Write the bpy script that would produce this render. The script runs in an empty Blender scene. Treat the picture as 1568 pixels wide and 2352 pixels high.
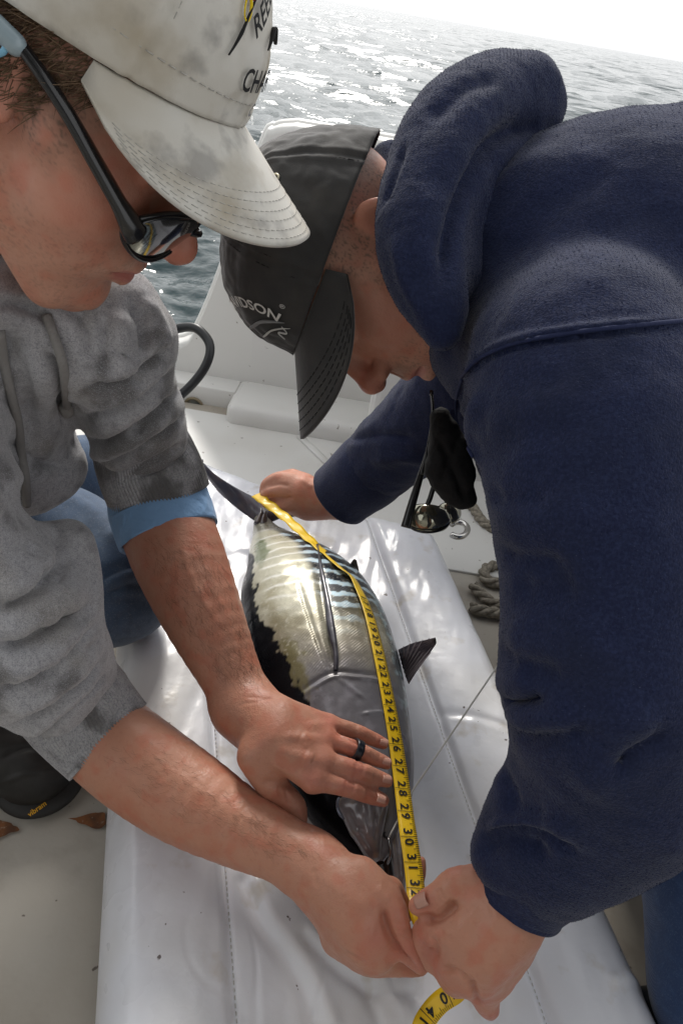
import bpy, bmesh, math, random
import numpy as np
from mathutils import Vector, Matrix
from mathutils.bvhtree import BVHTree
random.seed(7); rng = np.random.default_rng(7)
SC = bpy.context.scene; COL = SC.collection
A = np.array

# ------------------------------------------------------------------ camera (24 mm lens, pitched 36 deg down, rolled 10 deg)
FPX = 1568.; CXP, CYP = 784., 1176.          # measuring frame used for surveying the photograph
ROLL = math.radians(9.848); PITCH = math.atan(1152.6 / FPX)
_u = A((math.sin(ROLL) * math.cos(PITCH), math.cos(ROLL) * math.cos(PITCH), math.sin(PITCH)))
_y = A((0, 0, -1.)) - (-_u[2]) * _u; _y /= np.linalg.norm(_y)
CAMR = A((np.cross(_y, _u), _y, _u)); CAMC = A((0, 0, .812))
cam = bpy.data.cameras.new('camera'); cam.lens = 24; cam.sensor_fit = 'VERTICAL'; cam.sensor_height = 36
cam.clip_start = .01; cam.clip_end = 20000
camo = bpy.data.objects.new('camera', cam); COL.objects.link(camo)
mw = Matrix.Identity(4)
for i in range(3):
    for j in range(3): mw[i][j] = CAMR[i][j]
    mw[i][3] = CAMC[i]
camo.matrix_world = mw; SC.camera = camo

# ------------------------------------------------------------------ daylight: bright thin overcast, sun behind the scene over the sea
SUN_AZ = math.radians(-10); SUN_EL = math.radians(38)      # azimuth from +Y (out to sea) towards -X
world = bpy.data.worlds.new('World'); SC.world = world; world.use_nodes = True
nt = world.node_tree; nt.nodes.clear()
sky = nt.nodes.new('ShaderNodeTexSky'); sky.sky_type = 'NISHITA'; sky.sun_disc = False
sky.sun_elevation = SUN_EL; sky.sun_rotation = SUN_AZ; sky.dust_density = 6; sky.air_density = 1.0; sky.ozone_density = 1
hs = nt.nodes.new('ShaderNodeHueSaturation'); hs.inputs['Saturation'].default_value = .12
bg = nt.nodes.new('ShaderNodeBackground'); bg.inputs['Strength'].default_value = .1
wo = nt.nodes.new('ShaderNodeOutputWorld')
cl = nt.nodes.new('ShaderNodeMix'); cl.data_type = 'RGBA'; cl.inputs['Factor'].default_value = .75; cl.inputs['B'].default_value = (9.2, 9.3, 9.4, 1)   # even veil of thin cloud
nt.links.new(sky.outputs[0], hs.inputs['Color']); nt.links.new(hs.outputs[0], cl.inputs['A']); nt.links.new(cl.outputs['Result'], bg.inputs[0]); nt.links.new(bg.outputs[0], wo.inputs[0])
sl = bpy.data.lights.new('sun', 'SUN'); sl.energy = 1.7; sl.angle = math.radians(15); sl.color = (1, .95, .88)
so = bpy.data.objects.new('sun', sl); COL.objects.link(so)
sd = Vector((math.sin(SUN_AZ) * math.cos(SUN_EL), math.cos(SUN_AZ) * math.cos(SUN_EL), math.sin(SUN_EL)))
so.rotation_euler = sd.to_track_quat('Z', 'Y').to_euler()
SC.view_settings.view_transform = 'Standard'; SC.view_settings.look = 'None'
SC.view_settings.exposure = 0.5; SC.view_settings.gamma = 1; SC.view_settings.use_curve_mapping = False

# ------------------------------------------------------------------ survey helpers
def P(x, y, d): return CAMR @ (A(((x - CXP) / FPX, -(y - CYP) / FPX, -1.)) * d) + CAMC
def PZ(x, y, z):
    r = CAMR @ A(((x - CXP) / FPX, -(y - CYP) / FPX, -1.)); return r * ((z - CAMC[2]) / r[2]) + CAMC
def DZ(x, y, z):
    r = CAMR @ A(((x - CXP) / FPX, -(y - CYP) / FPX, -1.)); return (z - CAMC[2]) / r[2]
def DY(x, y, Y):
    r = CAMR @ A(((x - CXP) / FPX, -(y - CYP) / FPX, -1.)); return P(x, y, Y / r[1])
def PR(w):
    c = (np.asarray(w) - CAMC) @ CAMR; return np.stack((CXP + FPX * c[..., 0] / -c[..., 2], CYP - FPX * c[..., 1] / -c[..., 2]), -1)
def nrm(v): v = np.asarray(v, float); return v / np.linalg.norm(v)

# numpy gradient noise
_perm = rng.permutation(256); _perm = np.concatenate((_perm, _perm, _perm)); _g = rng.normal(size=(256, 3)); _g /= np.linalg.norm(_g, axis=1)[:, None]
def noise(p, sc=1., octs=1, seed=0):
    p = np.asarray(p, float) * sc + seed * 17.31; out = np.zeros(len(p)); a = 1.
    for o in range(octs):
        i = np.floor(p).astype(int); f = p - i; i &= 255; w = f * f * f * (f * (f * 6 - 15) + 10); r = 0
        for dx in (0, 1):
            for dy in (0, 1):
                for dz in (0, 1):
                    h = _perm[_perm[_perm[(i[:, 0] + dx) & 255] + ((i[:, 1] + dy) & 255)] + ((i[:, 2] + dz) & 255)]
                    g = _g[h & 255]; dd = f - A((dx, dy, dz))
                    r = r + (g * dd).sum(1) * np.where(dx, w[:, 0], 1 - w[:, 0]) * np.where(dy, w[:, 1], 1 - w[:, 1]) * np.where(dz, w[:, 2], 1 - w[:, 2])
        out += a * r; a *= .5; p = p * 2.03 + 11.7
    return out
def sstep(a, b, x): t = np.clip((x - a) / (b - a), 0, 1); return t * t * (3 - 2 * t)

# ------------------------------------------------------------------ mesh container
class Geo:
    def __init__(s, V=None, F=None): s.V = np.zeros((0, 3)) if V is None else np.asarray(V, float); s.F = [] if F is None else F; s.attr = {}
    def faces(s): return s.F if isinstance(s.F, np.ndarray) else A(s.F)
    def normals(s):
        F = s.faces(); V = s.V; n = np.cross(V[F[:, 2]] - V[F[:, 0]], V[F[:, -1]] - V[F[:, 1]]); N = np.zeros_like(V)
        for k in range(F.shape[1]): np.add.at(N, F[:, k], n)
        l = np.linalg.norm(N, axis=1); l[l == 0] = 1; return N / l[:, None]
    def smooth(s, it=1, lam=.5):
        F = s.faces(); k = F.shape[1]; E = np.concatenate([F[:, [i, (i + 1) % k]] for i in range(k)]); E = np.concatenate((E, E[:, ::-1]))
        cnt = np.bincount(E[:, 0], minlength=len(s.V)); cnt[cnt == 0] = 1
        for _ in range(it):
            m = np.stack([np.bincount(E[:, 0], s.V[E[:, 1], a], len(s.V)) for a in range(3)], 1) / cnt[:, None]
            s.V = s.V + lam * (m - s.V)
        return s
    def push(s, amt): s.V = s.V + s.normals() * np.asarray(amt).reshape(-1, 1); return s
    def bvh(s): return BVHTree.FromPolygons([Vector(v) for v in s.V], [list(map(int, f)) for f in s.F])
    def dist(s, pts, w):
        """distance of vertices to a polyline (only those within 3w)"""
        pts = np.asarray(pts); lo = pts.min(0) - 3 * w; hi = pts.max(0) + 3 * w
        idx = np.nonzero(((s.V > lo) & (s.V < hi)).all(1))[0]
        if len(idx) == 0: return idx, np.zeros(0), np.zeros(0)
        Q = s.V[idx]; best = np.full(len(idx), 1e9); tb = np.zeros(len(idx)); n = len(pts) - 1
        for k in range(n):
            a, b = pts[k], pts[k + 1]; ab = b - a; t = np.clip(((Q - a) @ ab) / max(ab @ ab, 1e-12), 0, 1)
            d = np.linalg.norm(Q - a - t[:, None] * ab, axis=1); m = d < best; best[m] = d[m]; tb[m] = (k + t[m]) / n
        return idx, best, tb
    def ridge(s, pts, w, amp, taper=True):
        idx, d, t = s.dist(pts, w)
        if len(idx) == 0: return s
        N = s.normals()[idx]; f = np.exp(-(d / w) ** 2) * amp
        if taper: f *= np.minimum(1, np.minimum(t, 1 - t) * 5 + .15)
        s.V[idx] += N * f[:, None]; return s
    def strokes(s, lst, pix=True):
        """lst of (pixel polyline, width, amp): sculpt ridges (+) and creases (-)"""
        bv = s.bvh()
        for pts, w, amp in lst:
            q = []
            pp = catmull(A(pts, float) if len(pts) > 2 else A(pts, float), 4) if len(pts) > 2 else A(pts, float)
            for x, y in pp:
                r = CAMR @ A(((x - CXP) / FPX, -(y - CYP) / FPX, -1.)); h = bv.ray_cast(Vector(CAMC), Vector(r), 6)
                if h[0] is not None: q.append(A(h[0]))
            if len(q) > 1: s.ridge(A(q), w, amp)
        return s
    def join(s, o):
        off = len(s.V); s.V = np.concatenate((s.V, o.V)); s.F = list(map(list, s.F)) + [[int(i) + off for i in f] for f in o.F]
        for k, v in o.attr.items():
            if k in s.attr: s.attr[k] = np.concatenate((s.attr[k], v))
        return s
def catmull(p, n):
    p = A(p, float); q = np.concatenate((2 * p[:1] - p[1:2], p, 2 * p[-1:] - p[-2:-1])); out = []
    for i in range(1, len(q) - 2):
        for t in np.linspace(0, 1, n, endpoint=False):
            a, b, c, d = q[i - 1:i + 3]; out.append(.5 * (2 * b + (c - a) * t + (2 * a - 5 * b + 4 * c - d) * t * t + (3 * b - a - 3 * c + d) * t ** 3))
    out.append(p[-1]); return A(out)
def parent_to(o, par):
    o.parent = par
    if par is not None:
        bpy.context.view_layer.update(); o.matrix_parent_inverse = par.matrix_world.inverted()
def emit(name, g, m, par=None, smooth=True, label=None, cat=None, group=None, kind=None):
    me = bpy.data.meshes.new(name); V = np.asarray(g.V, np.float32)
    if isinstance(g.F, np.ndarray):
        F = g.F; k = F.shape[1]; me.vertices.add(len(V)); me.vertices.foreach_set('co', V.ravel())
        me.loops.add(F.size); me.loops.foreach_set('vertex_index', F.ravel().astype(np.int32))
        me.polygons.add(len(F)); me.polygons.foreach_set('loop_start', np.arange(0, F.size, k, dtype=np.int32))
        me.update(calc_edges=True)
    else: me.from_pydata(V.tolist(), [], [list(map(int, f)) for f in g.F])
    me.validate(); me.update()
    if smooth: me.polygons.foreach_set('use_smooth', [True] * len(me.polygons))
    for k, v in g.attr.items():
        v = np.asarray(v, np.float32)
        if v.ndim == 2:
            at = me.color_attributes.new(k, 'FLOAT_COLOR', 'POINT'); at.data.foreach_set('color', np.concatenate((v, np.ones((len(v), 1), np.float32)), 1).ravel())
        else: at = me.attributes.new(k, 'FLOAT', 'POINT'); at.data.foreach_set('value', v)
    o = bpy.data.objects.new(name, me); COL.objects.link(o)
    if m is not None: me.materials.append(m)
    if par is not None: o.parent = par; o.matrix_parent_inverse = Matrix.Translation(-Vector(WLOC[par.name]))
    else: WLOC[o.name] = (0, 0, 0)
    if par is not None: WLOC[o.name] = (0, 0, 0)
    if label: o['label'] = label
    if cat: o['category'] = cat
    if group: o['group'] = group
    if kind: o['kind'] = kind
    return o
WLOC = {}
def thing(name, loc, label, cat, group=None):
    o = bpy.data.objects.new(name, None); COL.objects.link(o); o.location = loc; o.empty_display_size = .05
    o['label'] = label; o['category'] = cat; WLOC[o.name] = tuple(map(float, loc))
    if group: o['group'] = group
    return o

# ------------------------------------------------------------------ signed-distance modelling -> surface nets
class Shape:
    def __init__(s, h): s.h = h; s.ops = []
    def cone(s, a, b, ra, rb, k=.01, sub=False): s.ops.append(('c', A(a, float), A(b, float), ra, rb, k, sub)); return s
    def ball(s, c, r, k=.01, sub=False): return s.cone(c, c, r, r, k, sub)
    def ell(s, c, R, rad, k=.01, sub=False): s.ops.append(('e', A(c, float), A(R, float), A(rad, float), None, k, sub)); return s
    def chain(s, pts, k=.01, sub=False, fine=0):
        """pts: (world point, radius)"""
        if fine:
            q = catmull(A([[*p, r] for p, r in pts]), fine); pts = [(x[:3], x[3]) for x in q]
        s.ops.append(('s', A([p for p, r in pts], float), A([r for p, r in pts], float), None, None, k, sub)); return s
    def px(s, pts, k=.01, sub=False, fine=0): return s.chain([(P(x, y, d), r * d / FPX) for x, y, d, r in pts], k, sub, fine)
    def pz(s, pts, k=.01, sub=False, fine=0): return s.chain([(PZ(x, y, z), r * DZ(x, y, z) / FPX) for x, y, z, r in pts], k, sub, fine)
    @staticmethod
    def _bb(o):
        if o[0] == 'c': r = max(o[3], o[4]); return np.minimum(o[1], o[2]) - r, np.maximum(o[1], o[2]) + r
        if o[0] == 's': return (o[1] - o[2][:, None]).min(0), (o[1] + o[2][:, None]).max(0)
        r = max(o[3]); return o[1] - r, o[1] + r
    @staticmethod
    def _cone(X, Y, Z, p, q, ra, rb):
        p, q = p.astype(np.float32), q.astype(np.float32); d = q - p; L = float(d @ d); x, y, z = X - p[0], Y - p[1], Z - p[2]
        if L < 1e-12: return np.sqrt(x * x + y * y + z * z) - np.float32(ra)
        t = np.clip((x * d[0] + y * d[1] + z * d[2]) / L, 0, 1)
        return np.sqrt((x - t * d[0]) ** 2 + (y - t * d[1]) ** 2 + (z - t * d[2]) ** 2) - (np.float32(ra) + t * np.float32(rb - ra))
    def mesh(s, sm=1):
        h = s.h; bbs = [s._bb(o) for o in s.ops]; lo = np.min([b[0] for b, o in zip(bbs, s.ops) if not o[-1]], 0) - 4 * h - .01; hi = np.max([b[1] for b, o in zip(bbs, s.ops) if not o[-1]], 0) + 4 * h + .01
        n = np.ceil((hi - lo) / h).astype(int) + 1
        if n.prod() > 6e7: raise RuntimeError('grid too big %s' % n)
        fld = np.full(n, .5, np.float32); ax = [np.float32(lo[i] + h * np.arange(n[i])) for i in range(3)]
        def win(a, b):
            i0 = np.clip(np.floor((a - lo) / h).astype(int), 0, n); i1 = np.clip(np.ceil((b - lo) / h).astype(int) + 1, 0, n)
            return None if (i1 <= i0).any() else tuple(slice(i0[i], i1[i]) for i in range(3))
        def axes(w): return ax[0][w[0]][:, None, None], ax[1][w[1]][None, :, None], ax[2][w[2]][None, None, :]
        for o, (a, b) in zip(s.ops, bbs):
            k = o[-2]; m = k + 4 * h; w = win(a - m, b + m)
            if w is None: continue
            if o[0] == 'c': v = s._cone(*axes(w), o[1], o[2], o[3], o[4])
            elif o[0] == 's':
                tmp = np.full([q.stop - q.start for q in w], .5, np.float32); st = A([q.start for q in w])
                for i in range(len(o[1]) - 1):
                    r = max(o[2][i], o[2][i + 1]); ww = win(np.minimum(o[1][i], o[1][i + 1]) - r - m, np.maximum(o[1][i], o[1][i + 1]) + r + m)
                    if ww is None: continue
                    ww = tuple(slice(max(q.start, t.start), min(q.stop, t.stop)) for q, t in zip(ww, w))
                    if any(q.stop <= q.start for q in ww): continue
                    loc_ = tuple(slice(q.start - t, q.stop - t) for q, t in zip(ww, st)); tmp[loc_] = np.minimum(tmp[loc_], s._cone(*axes(ww), o[1][i], o[1][i + 1], o[2][i], o[2][i + 1]))
                v = tmp
            else:
                X, Y, Z = axes(w); c, R, rd = o[1].astype(np.float32), o[2].astype(np.float32), o[3].astype(np.float32); x, y, z = X - c[0], Y - c[1], Z - c[2]; k0 = 0; k1 = 0
                for i in range(3):
                    q = x * R[0, i] + y * R[1, i] + z * R[2, i]; k0 = k0 + (q / rd[i]) ** 2; k1 = k1 + (q / rd[i] ** 2) ** 2
                k0 = np.sqrt(k0); v = k0 * (k0 - 1) / np.maximum(np.sqrt(k1), 1e-6)
            f = fld[w]
            if o[-1]: hh = np.maximum(k - np.abs(f + v), 0) / k; fld[w] = np.maximum(f, -v) + hh * hh * k * .25
            else: hh = np.maximum(k - np.abs(f - v), 0) / k; fld[w] = np.minimum(f, v) - hh * hh * k * .25
        g = nets(fld, lo, h)
        if sm: g.smooth(sm)
        return g
def nets(f, lo, h):
    s = f < 0; c = np.zeros(tuple(A(f.shape) - 1), np.int8)
    sl_ = lambda d: tuple(slice(d[i], f.shape[i] - 1 + d[i]) for i in range(3))
    offs = [(i, j, k) for i in (0, 1) for j in (0, 1) for k in (0, 1)]
    for o in offs: c += s[sl_(o)]
    act = np.argwhere((c > 0) & (c < 8)); idm = np.full(c.shape, -1, np.int32); idm[tuple(act.T)] = np.arange(len(act))
    acc = np.zeros((len(act), 3)); cnt = np.zeros(len(act)); val = {o: f[tuple((act + A(o)).T)] for o in offs}
    for o in offs:
        for a in range(3):
            if o[a] == 0:
                q = list(o); q[a] = 1; q = tuple(q); v0, v1 = val[o], val[q]; m = (v0 < 0) != (v1 < 0)
                t = np.where(m, v0 / np.where(m, v0 - v1, 1), 0); p = np.tile(A(o, float), (len(act), 1)); p[:, a] = t; acc[m] += p[m]; cnt[m] += 1
    V = lo + h * (act + acc / cnt[:, None]); Fs = []
    for a in range(3):
        b, d = (a + 1) % 3, (a + 2) % 3; s0 = [slice(None)] * 3; s1 = [slice(None)] * 3; s0[a] = slice(0, -1); s1[a] = slice(1, None)
        e = s[tuple(s0)] != s[tuple(s1)]; ed = np.argwhere(e)
        ed = ed[(ed[:, b] > 0) & (ed[:, d] > 0) & (ed[:, b] < f.shape[b] - 1) & (ed[:, d] < f.shape[d] - 1)]
        q = []
        for db, dd in ((-1, -1), (0, -1), (0, 0), (-1, 0)):
            t = ed.copy(); t[:, b] += db; t[:, d] += dd; q.append(idm[tuple(t.T)])
        q = np.stack(q, 1); ins = s[tuple(ed.T)]; q[~ins] = q[~ins][:, ::-1]; Fs.append(q)
    return Geo(V, np.concatenate(Fs))

# ------------------------------------------------------------------ simple mesh makers
def tube(pts, r, n=8, closed=False, caps=True, flat=None):
    pts = A(pts, float); m = len(pts); r = np.broadcast_to(r, (m,)); T = np.gradient(pts, axis=0)
    if closed: T = np.roll(pts, -1, 0) - np.roll(pts, 1, 0)
    T /= np.maximum(np.linalg.norm(T, axis=1), 1e-9)[:, None]; nrm0 = np.cross(T[0], A((0, 0, 1.)) if abs(T[0][2]) < .9 else A((1., 0, 0))); nrm0 /= np.linalg.norm(nrm0)
    V = []; N = nrm0
    for i in range(m):
        N = N - (N @ T[i]) * T[i]; N /= np.linalg.norm(N); B = np.cross(T[i], N)
        for k in range(n): a = 2 * math.pi * k / n; V.append(pts[i] + r[i] * (math.cos(a) * N + math.sin(a) * B * (flat or 1)))
    F = []
    for i in range(m if closed else m - 1):
        for k in range(n): j = (i + 1) % m; F.append([i * n + k, i * n + (k + 1) % n, j * n + (k + 1) % n, j * n + k])
    if caps and not closed:
        F.append(list(range(n))[::-1]); F.append([(m - 1) * n + k for k in range(n)])
    return Geo(V, F)
def grid(fn, nu, nv, closeu=False, closev=False):
    us = np.linspace(0, 1, nu, endpoint=not closeu); vs = np.linspace(0, 1, nv, endpoint=not closev)
    V = A([fn(a, b) for a in us for b in vs]); F = []
    for i in range(nu if closeu else nu - 1):
        for j in range(nv if closev else nv - 1): i2, j2 = (i + 1) % nu, (j + 1) % nv; F.append([i * nv + j, i2 * nv + j, i2 * nv + j2, i * nv + j2])
    return Geo(V, A(F))
def pile(g, n, length, width, seed, lean=.6):
    """short fibres standing off a cloth surface"""
    r_ = np.random.default_rng(seed); F = g.faces(); V = g.V; a = V[F[:, 0]]; ar = np.linalg.norm(np.cross(V[F[:, 1]] - a, V[F[:, -1]] - a), axis=1); N = g.normals()
    fc = V[F].mean(1); vis = (N[F[:, 0]] * (CAMC - fc)).sum(1) / np.linalg.norm(CAMC - fc, axis=1) > -.35; px = PR(fc); vis &= (px[:, 0] > -60) & (px[:, 0] < 1630) & (px[:, 1] > -60) & (px[:, 1] < 2420); ar = ar * vis
    f = r_.choice(len(F), n, p=ar / ar.sum()); u = r_.random((n, F.shape[1])); u /= u.sum(1)[:, None]; p = (V[F[f]] * u[:, :, None]).sum(1); nn = N[F[f, 0]]
    d = nn + r_.normal(0, lean, (n, 3)); d /= np.linalg.norm(d, axis=1)[:, None]; s = np.cross(d, r_.normal(0, 1, (n, 3))); s /= np.linalg.norm(s, axis=1)[:, None]; L = length * r_.uniform(.4, 1.2, (n, 1))
    W = np.stack((p - s * width - nn * .0004, p + s * width - nn * .0004, p + d * L), 1).reshape(-1, 3); return Geo(W, np.arange(3 * n).reshape(-1, 3))
def solid(g, t):
    """give a sheet thickness"""
    N = g.normals(); n = len(g.V); F = g.faces(); k = F.shape[1]; V = np.concatenate((g.V, g.V - N * t)); ed = {}
    for f in F:
        for i in range(k):
            a, b = int(f[i]), int(f[(i + 1) % k])
            if (b, a) in ed: del ed[(b, a)]
            else: ed[(a, b)] = 1
    FF = [list(f) for f in F] + [[int(i) + n for i in f[::-1]] for f in F] + [[b, a, a + n, b + n] for a, b in ed]
    return Geo(V, FF)
def box(lo, hi, bev=0, R=None, c=None):
    bm = bmesh.new(); bmesh.ops.create_cube(bm, size=1); lo = A(lo, float); hi = A(hi, float)
    for v in bm.verts: v.co = Vector(((lo + hi) / 2 + A(v.co) * (hi - lo)))
    if bev: bmesh.ops.bevel(bm, geom=bm.edges[:], offset=bev, segments=3, affect='EDGES', profile=.5)
    V = A([v.co for v in bm.verts]); F = [[v.index for v in f.verts] for f in bm.faces]; bm.free()
    if R is not None: V = (V - c) @ A(R).T + c
    return Geo(V, F)
def text_geo(s, size, bold=0., res=3):
    cu = bpy.data.curves.new('t', 'FONT'); cu.body = s; cu.size = size; cu.align_x = 'CENTER'; cu.align_y = 'CENTER'; cu.offset = bold; cu.resolution_u = res
    o = bpy.data.objects.new('t', cu); COL.objects.link(o); bpy.context.view_layer.update()
    me = bpy.data.meshes.new_from_object(o.evaluated_get(bpy.context.evaluated_depsgraph_get()))
    g = Geo(A([v.co for v in me.vertices]).reshape(-1, 3), [list(p.vertices) for p in me.polygons])
    bpy.data.objects.remove(o); bpy.data.curves.remove(cu); bpy.data.meshes.remove(me); return g

# ------------------------------------------------------------------ materials
def mat(name, col=(.5, .5, .5), rough=.5, metal=0., attr=None, vary=(), bump=(), sss=0, ssr=(.01, .004, .002), sheen=0, spec=.5, coat=0, ior=1.45, wave=None, roughvar=None, trans=0):
    """vary: (scale, detail, lo, hi, colour, strength)  bump: (kind, scale, strength, distance)"""
    m = bpy.data.materials.new(name); m.use_nodes = True; t = m.node_tree; N = t.nodes; L = t.links
    b = N['Principled BSDF']; b.inputs['Roughness'].default_value = rough; b.inputs['Metallic'].default_value = metal
    b.inputs['Specular IOR Level'].default_value = spec; b.inputs['IOR'].default_value = ior; b.inputs['Coat Weight'].default_value = coat; b.inputs['Coat Roughness'].default_value = .08
    b.inputs['Transmission Weight'].default_value = trans
    if sss: b.inputs['Subsurface Weight'].default_value = sss; b.inputs['Subsurface Radius'].default_value = ssr; b.inputs['Subsurface Scale'].default_value = 1
    if sheen: b.inputs['Sheen Weight'].default_value = sheen; b.inputs['Sheen Roughness'].default_value = .4
    tc = N.new('ShaderNodeTexCoord'); co = tc.outputs['Object']
    if attr: a = N.new('ShaderNodeAttribute'); a.attribute_name = attr; cur = a.outputs['Color']
    else: r = N.new('ShaderNodeRGB'); r.outputs[0].default_value = (*col, 1); cur = r.outputs[0]
    for sc, det, lo, hi, c, st in vary:
        n = N.new('ShaderNodeTexNoise'); n.inputs['Scale'].default_value = sc; n.inputs['Detail'].default_value = det; L.new(co, n.inputs['Vector'])
        mr = N.new('ShaderNodeMapRange'); mr.inputs['From Min'].default_value = lo; mr.inputs['From Max'].default_value = hi; mr.inputs['To Max'].default_value = st; mr.clamp = True
        L.new(n.outputs['Fac'], mr.inputs['Value']); mx = N.new('ShaderNodeMix'); mx.data_type = 'RGBA'
        L.new(mr.outputs[0], mx.inputs['Factor']); L.new(cur, mx.inputs['A']); mx.inputs['B'].default_value = (*c, 1); cur = mx.outputs['Result']
    L.new(cur, b.inputs['Base Color'])
    if roughvar:
        sc, lo, hi = roughvar; n = N.new('ShaderNodeTexNoise'); n.inputs['Scale'].default_value = sc; n.inputs['Detail'].default_value = 3; L.new(co, n.inputs['Vector'])
        mr = N.new('ShaderNodeMapRange'); mr.inputs['From Min'].default_value = .35; mr.inputs['From Max'].default_value = .65; mr.inputs['To Min'].default_value = lo; mr.inputs['To Max'].default_value = hi
        L.new(n.outputs['Fac'], mr.inputs['Value']); L.new(mr.outputs[0], b.inputs['Roughness'])
    prev = None
    for kind, sc, st, di in bump:
        if kind == 'noise': n = N.new('ShaderNodeTexNoise'); n.inputs['Scale'].default_value = sc; n.inputs['Detail'].default_value = 3; o = n.outputs['Fac']
        elif kind == 'vor': n = N.new('ShaderNodeTexVoronoi'); n.inputs['Scale'].default_value = sc; o = n.outputs['Distance']
        elif kind == 'attr': n = N.new('ShaderNodeAttribute'); n.attribute_name = sc; o = n.outputs['Fac']
        else: n = N.new('ShaderNodeTexWave'); n.inputs['Scale'].default_value = sc; n.inputs['Distortion'].default_value = .4; n.bands_direction = kind; o = n.outputs['Fac']
        if kind != 'attr': L.new(co, n.inputs['Vector'])
        bp = N.new('ShaderNodeBump'); bp.inputs['Strength'].default_value = st; bp.inputs['Distance'].default_value = di; L.new(o, bp.inputs['Height'])
        if prev: L.new(prev, bp.inputs['Normal'])
        prev = bp.outputs['Normal']
    if prev: L.new(prev, b.inputs['Normal'])
    return m

# ================================================================== SETTING: sea, boat, deck
def make_sea():
    nr, na = 680, 420; rr = np.concatenate((np.geomspace(.9, 400, nr - 60), np.geomspace(430, 9000, 60))); aa = np.radians(np.linspace(-75, 75, na))
    R, T = np.meshgrid(rr, aa, indexing='ij'); x = (R * np.sin(T)).ravel(); y = (R * np.cos(T)).ravel()
    p = np.stack((x, y, np.zeros_like(x)), 1); z = np.zeros(len(x)); r = R.ravel()
    wx = x + 1.2 * noise(p, .25, 2, 3); wy = y + 1.2 * noise(p, .25, 2, 4)
    for lam, amp, ang in ((9, .085, 20), (5.2, .075, -25), (3.1, .060, 40), (1.7, .036, -5), (.95, .020, 65), (.55, .010, 10)):
        a = math.radians(ang); ph = (wx * math.sin(a) + wy * math.cos(a)) * 2 * math.pi / lam
        s = 1 - np.abs(np.sin(ph / 2)) ** .8 * 2
        z += amp * s * (.6 + .8 * noise(p, .6 / lam, 1, 9 + ang)) * np.clip(70 * lam / r, 0, 1)
    z += .05 * noise(p * A((1, 1.7, 1)), .9, 3, 5) * np.clip(120 / r, 0, 1) + .03 * noise(p * A((.8, 1.9, 1)), 3.2, 3, 6) * np.clip(16 / r, 0, 1) + .012 * noise(p, 11, 2, 7) * np.clip(5 / r, 0, 1)
    g = Geo(np.stack((x, y, z - .42), 1), None)
    i, j = np.meshgrid(np.arange(nr - 1), np.arange(na - 1), indexing='ij'); q = (i * na + j).ravel()
    g.F = np.stack((q, q + 1, q + na + 1, q + na), 1)[:, ::-1].copy(); return g
m_sea = mat('sea_water', (.008, .028, .032), .07, spec=.5, ior=1.33, bump=(('noise', .22, .9, 1.3), ('noise', 1.1, .5, .2), ('noise', 5, .4, .05), ('noise', 24, .25, .008)))
emit('sea', make_sea(), m_sea, kind='structure')

m_gel = mat('white_gelcoat', (.68, .675, .65), .35, vary=((3, 4, .5, .75, (.46, .43, .37), .5), (60, 2, .72, .76, (.16, .13, .1), .7)), bump=(('noise', 8, .08, .02),))
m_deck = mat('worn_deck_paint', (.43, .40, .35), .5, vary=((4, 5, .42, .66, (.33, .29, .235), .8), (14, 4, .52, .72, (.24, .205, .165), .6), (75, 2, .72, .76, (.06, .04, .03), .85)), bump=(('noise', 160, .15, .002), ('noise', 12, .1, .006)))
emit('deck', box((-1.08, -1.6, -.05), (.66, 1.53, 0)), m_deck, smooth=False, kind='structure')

boat = thing('boat', (0, 1.5, 0), 'white fiberglass boat stern with cut down transom and drain hole', 'boat')
# transom: raised quarter on the right, low motor notch on the left, thick rounded lip
def slab_poly(top, zb, y0, y1, b=.014):
    """upright slab under a top profile, with a rounded lip"""
    sec = [(y0, None), (y0, 0.), (y0 + b * .3, b * .7), (y0 + b, b), (y1 - b, b), (y1 - b * .3, b * .7), (y1, 0.), (y1, None)]; V = []; m = len(sec)
    for x, z in top:
        for y, o in sec: V.append((x, y, zb if o is None else z - b + o))
    n = len(top); F = [[i * m + k, i * m + k + 1, (i + 1) * m + k + 1, (i + 1) * m + k] for i in range(n - 1) for k in range(m - 1)]
    F += [list(range(m)), [(n - 1) * m + k for k in range(m)][::-1]]; return Geo(V, F)
top = catmull(A([(-1.05, .115), (-.56, .105), (-.48, .107), (-.44, .12), (-.415, .15), (-.36, .30), (-.285, .565), (-.262, .598), (-.22, .61)]), 5)
emit('transom', slab_poly([tuple(t) for t in top] + [(.9, .615)], -.1, 1.5, 1.56), m_gel, boat)
emit('gunwale_rim', tube([(x, 1.56, z - .008) for x, z in top] + [(.9, 1.56, .607)], .014, 8), m_gel, boat)
# sole ledge in front of the transom, with the sump recess and the drain pipe
emit('ledge', box((-.302, 1.365, -.02), (.6, 1.52, .05), .022), m_gel, boat)
emit('ledge', box((-1.0, 1.385, -.02), (-.45, 1.52, .05), .022), m_gel, boat)
emit('sump_back', box((-.46, 1.44, -.02), (-.295, 1.52, .047), .004), m_gel, boat)
emit('aft_sole', box((-1.03, .98, -.01), (.61, 1.40, .005), .002), m_gel, boat, smooth=False)
hc = DY(445, 933, 1.437); m_hole = mat('drain_pipe', (.05, .06, .05), .4, vary=((30, 2, .4, .6, (.12, .1, .07), .8),))
rim = [hc + A((.021 * math.cos(a), 0, .021 * math.sin(a))) for a in np.linspace(0, 2 * math.pi, 24, endpoint=False)]
emit('drain_rim', tube(rim, .0035, 8, closed=True), mat('aged_bronze', (.25, .21, .14), .45, .6), boat)
emit('drain_pipe', tube([hc + A((0, t, 0)) for t in (-.002, .0, .002)], .02, 20), m_hole, boat)
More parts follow.
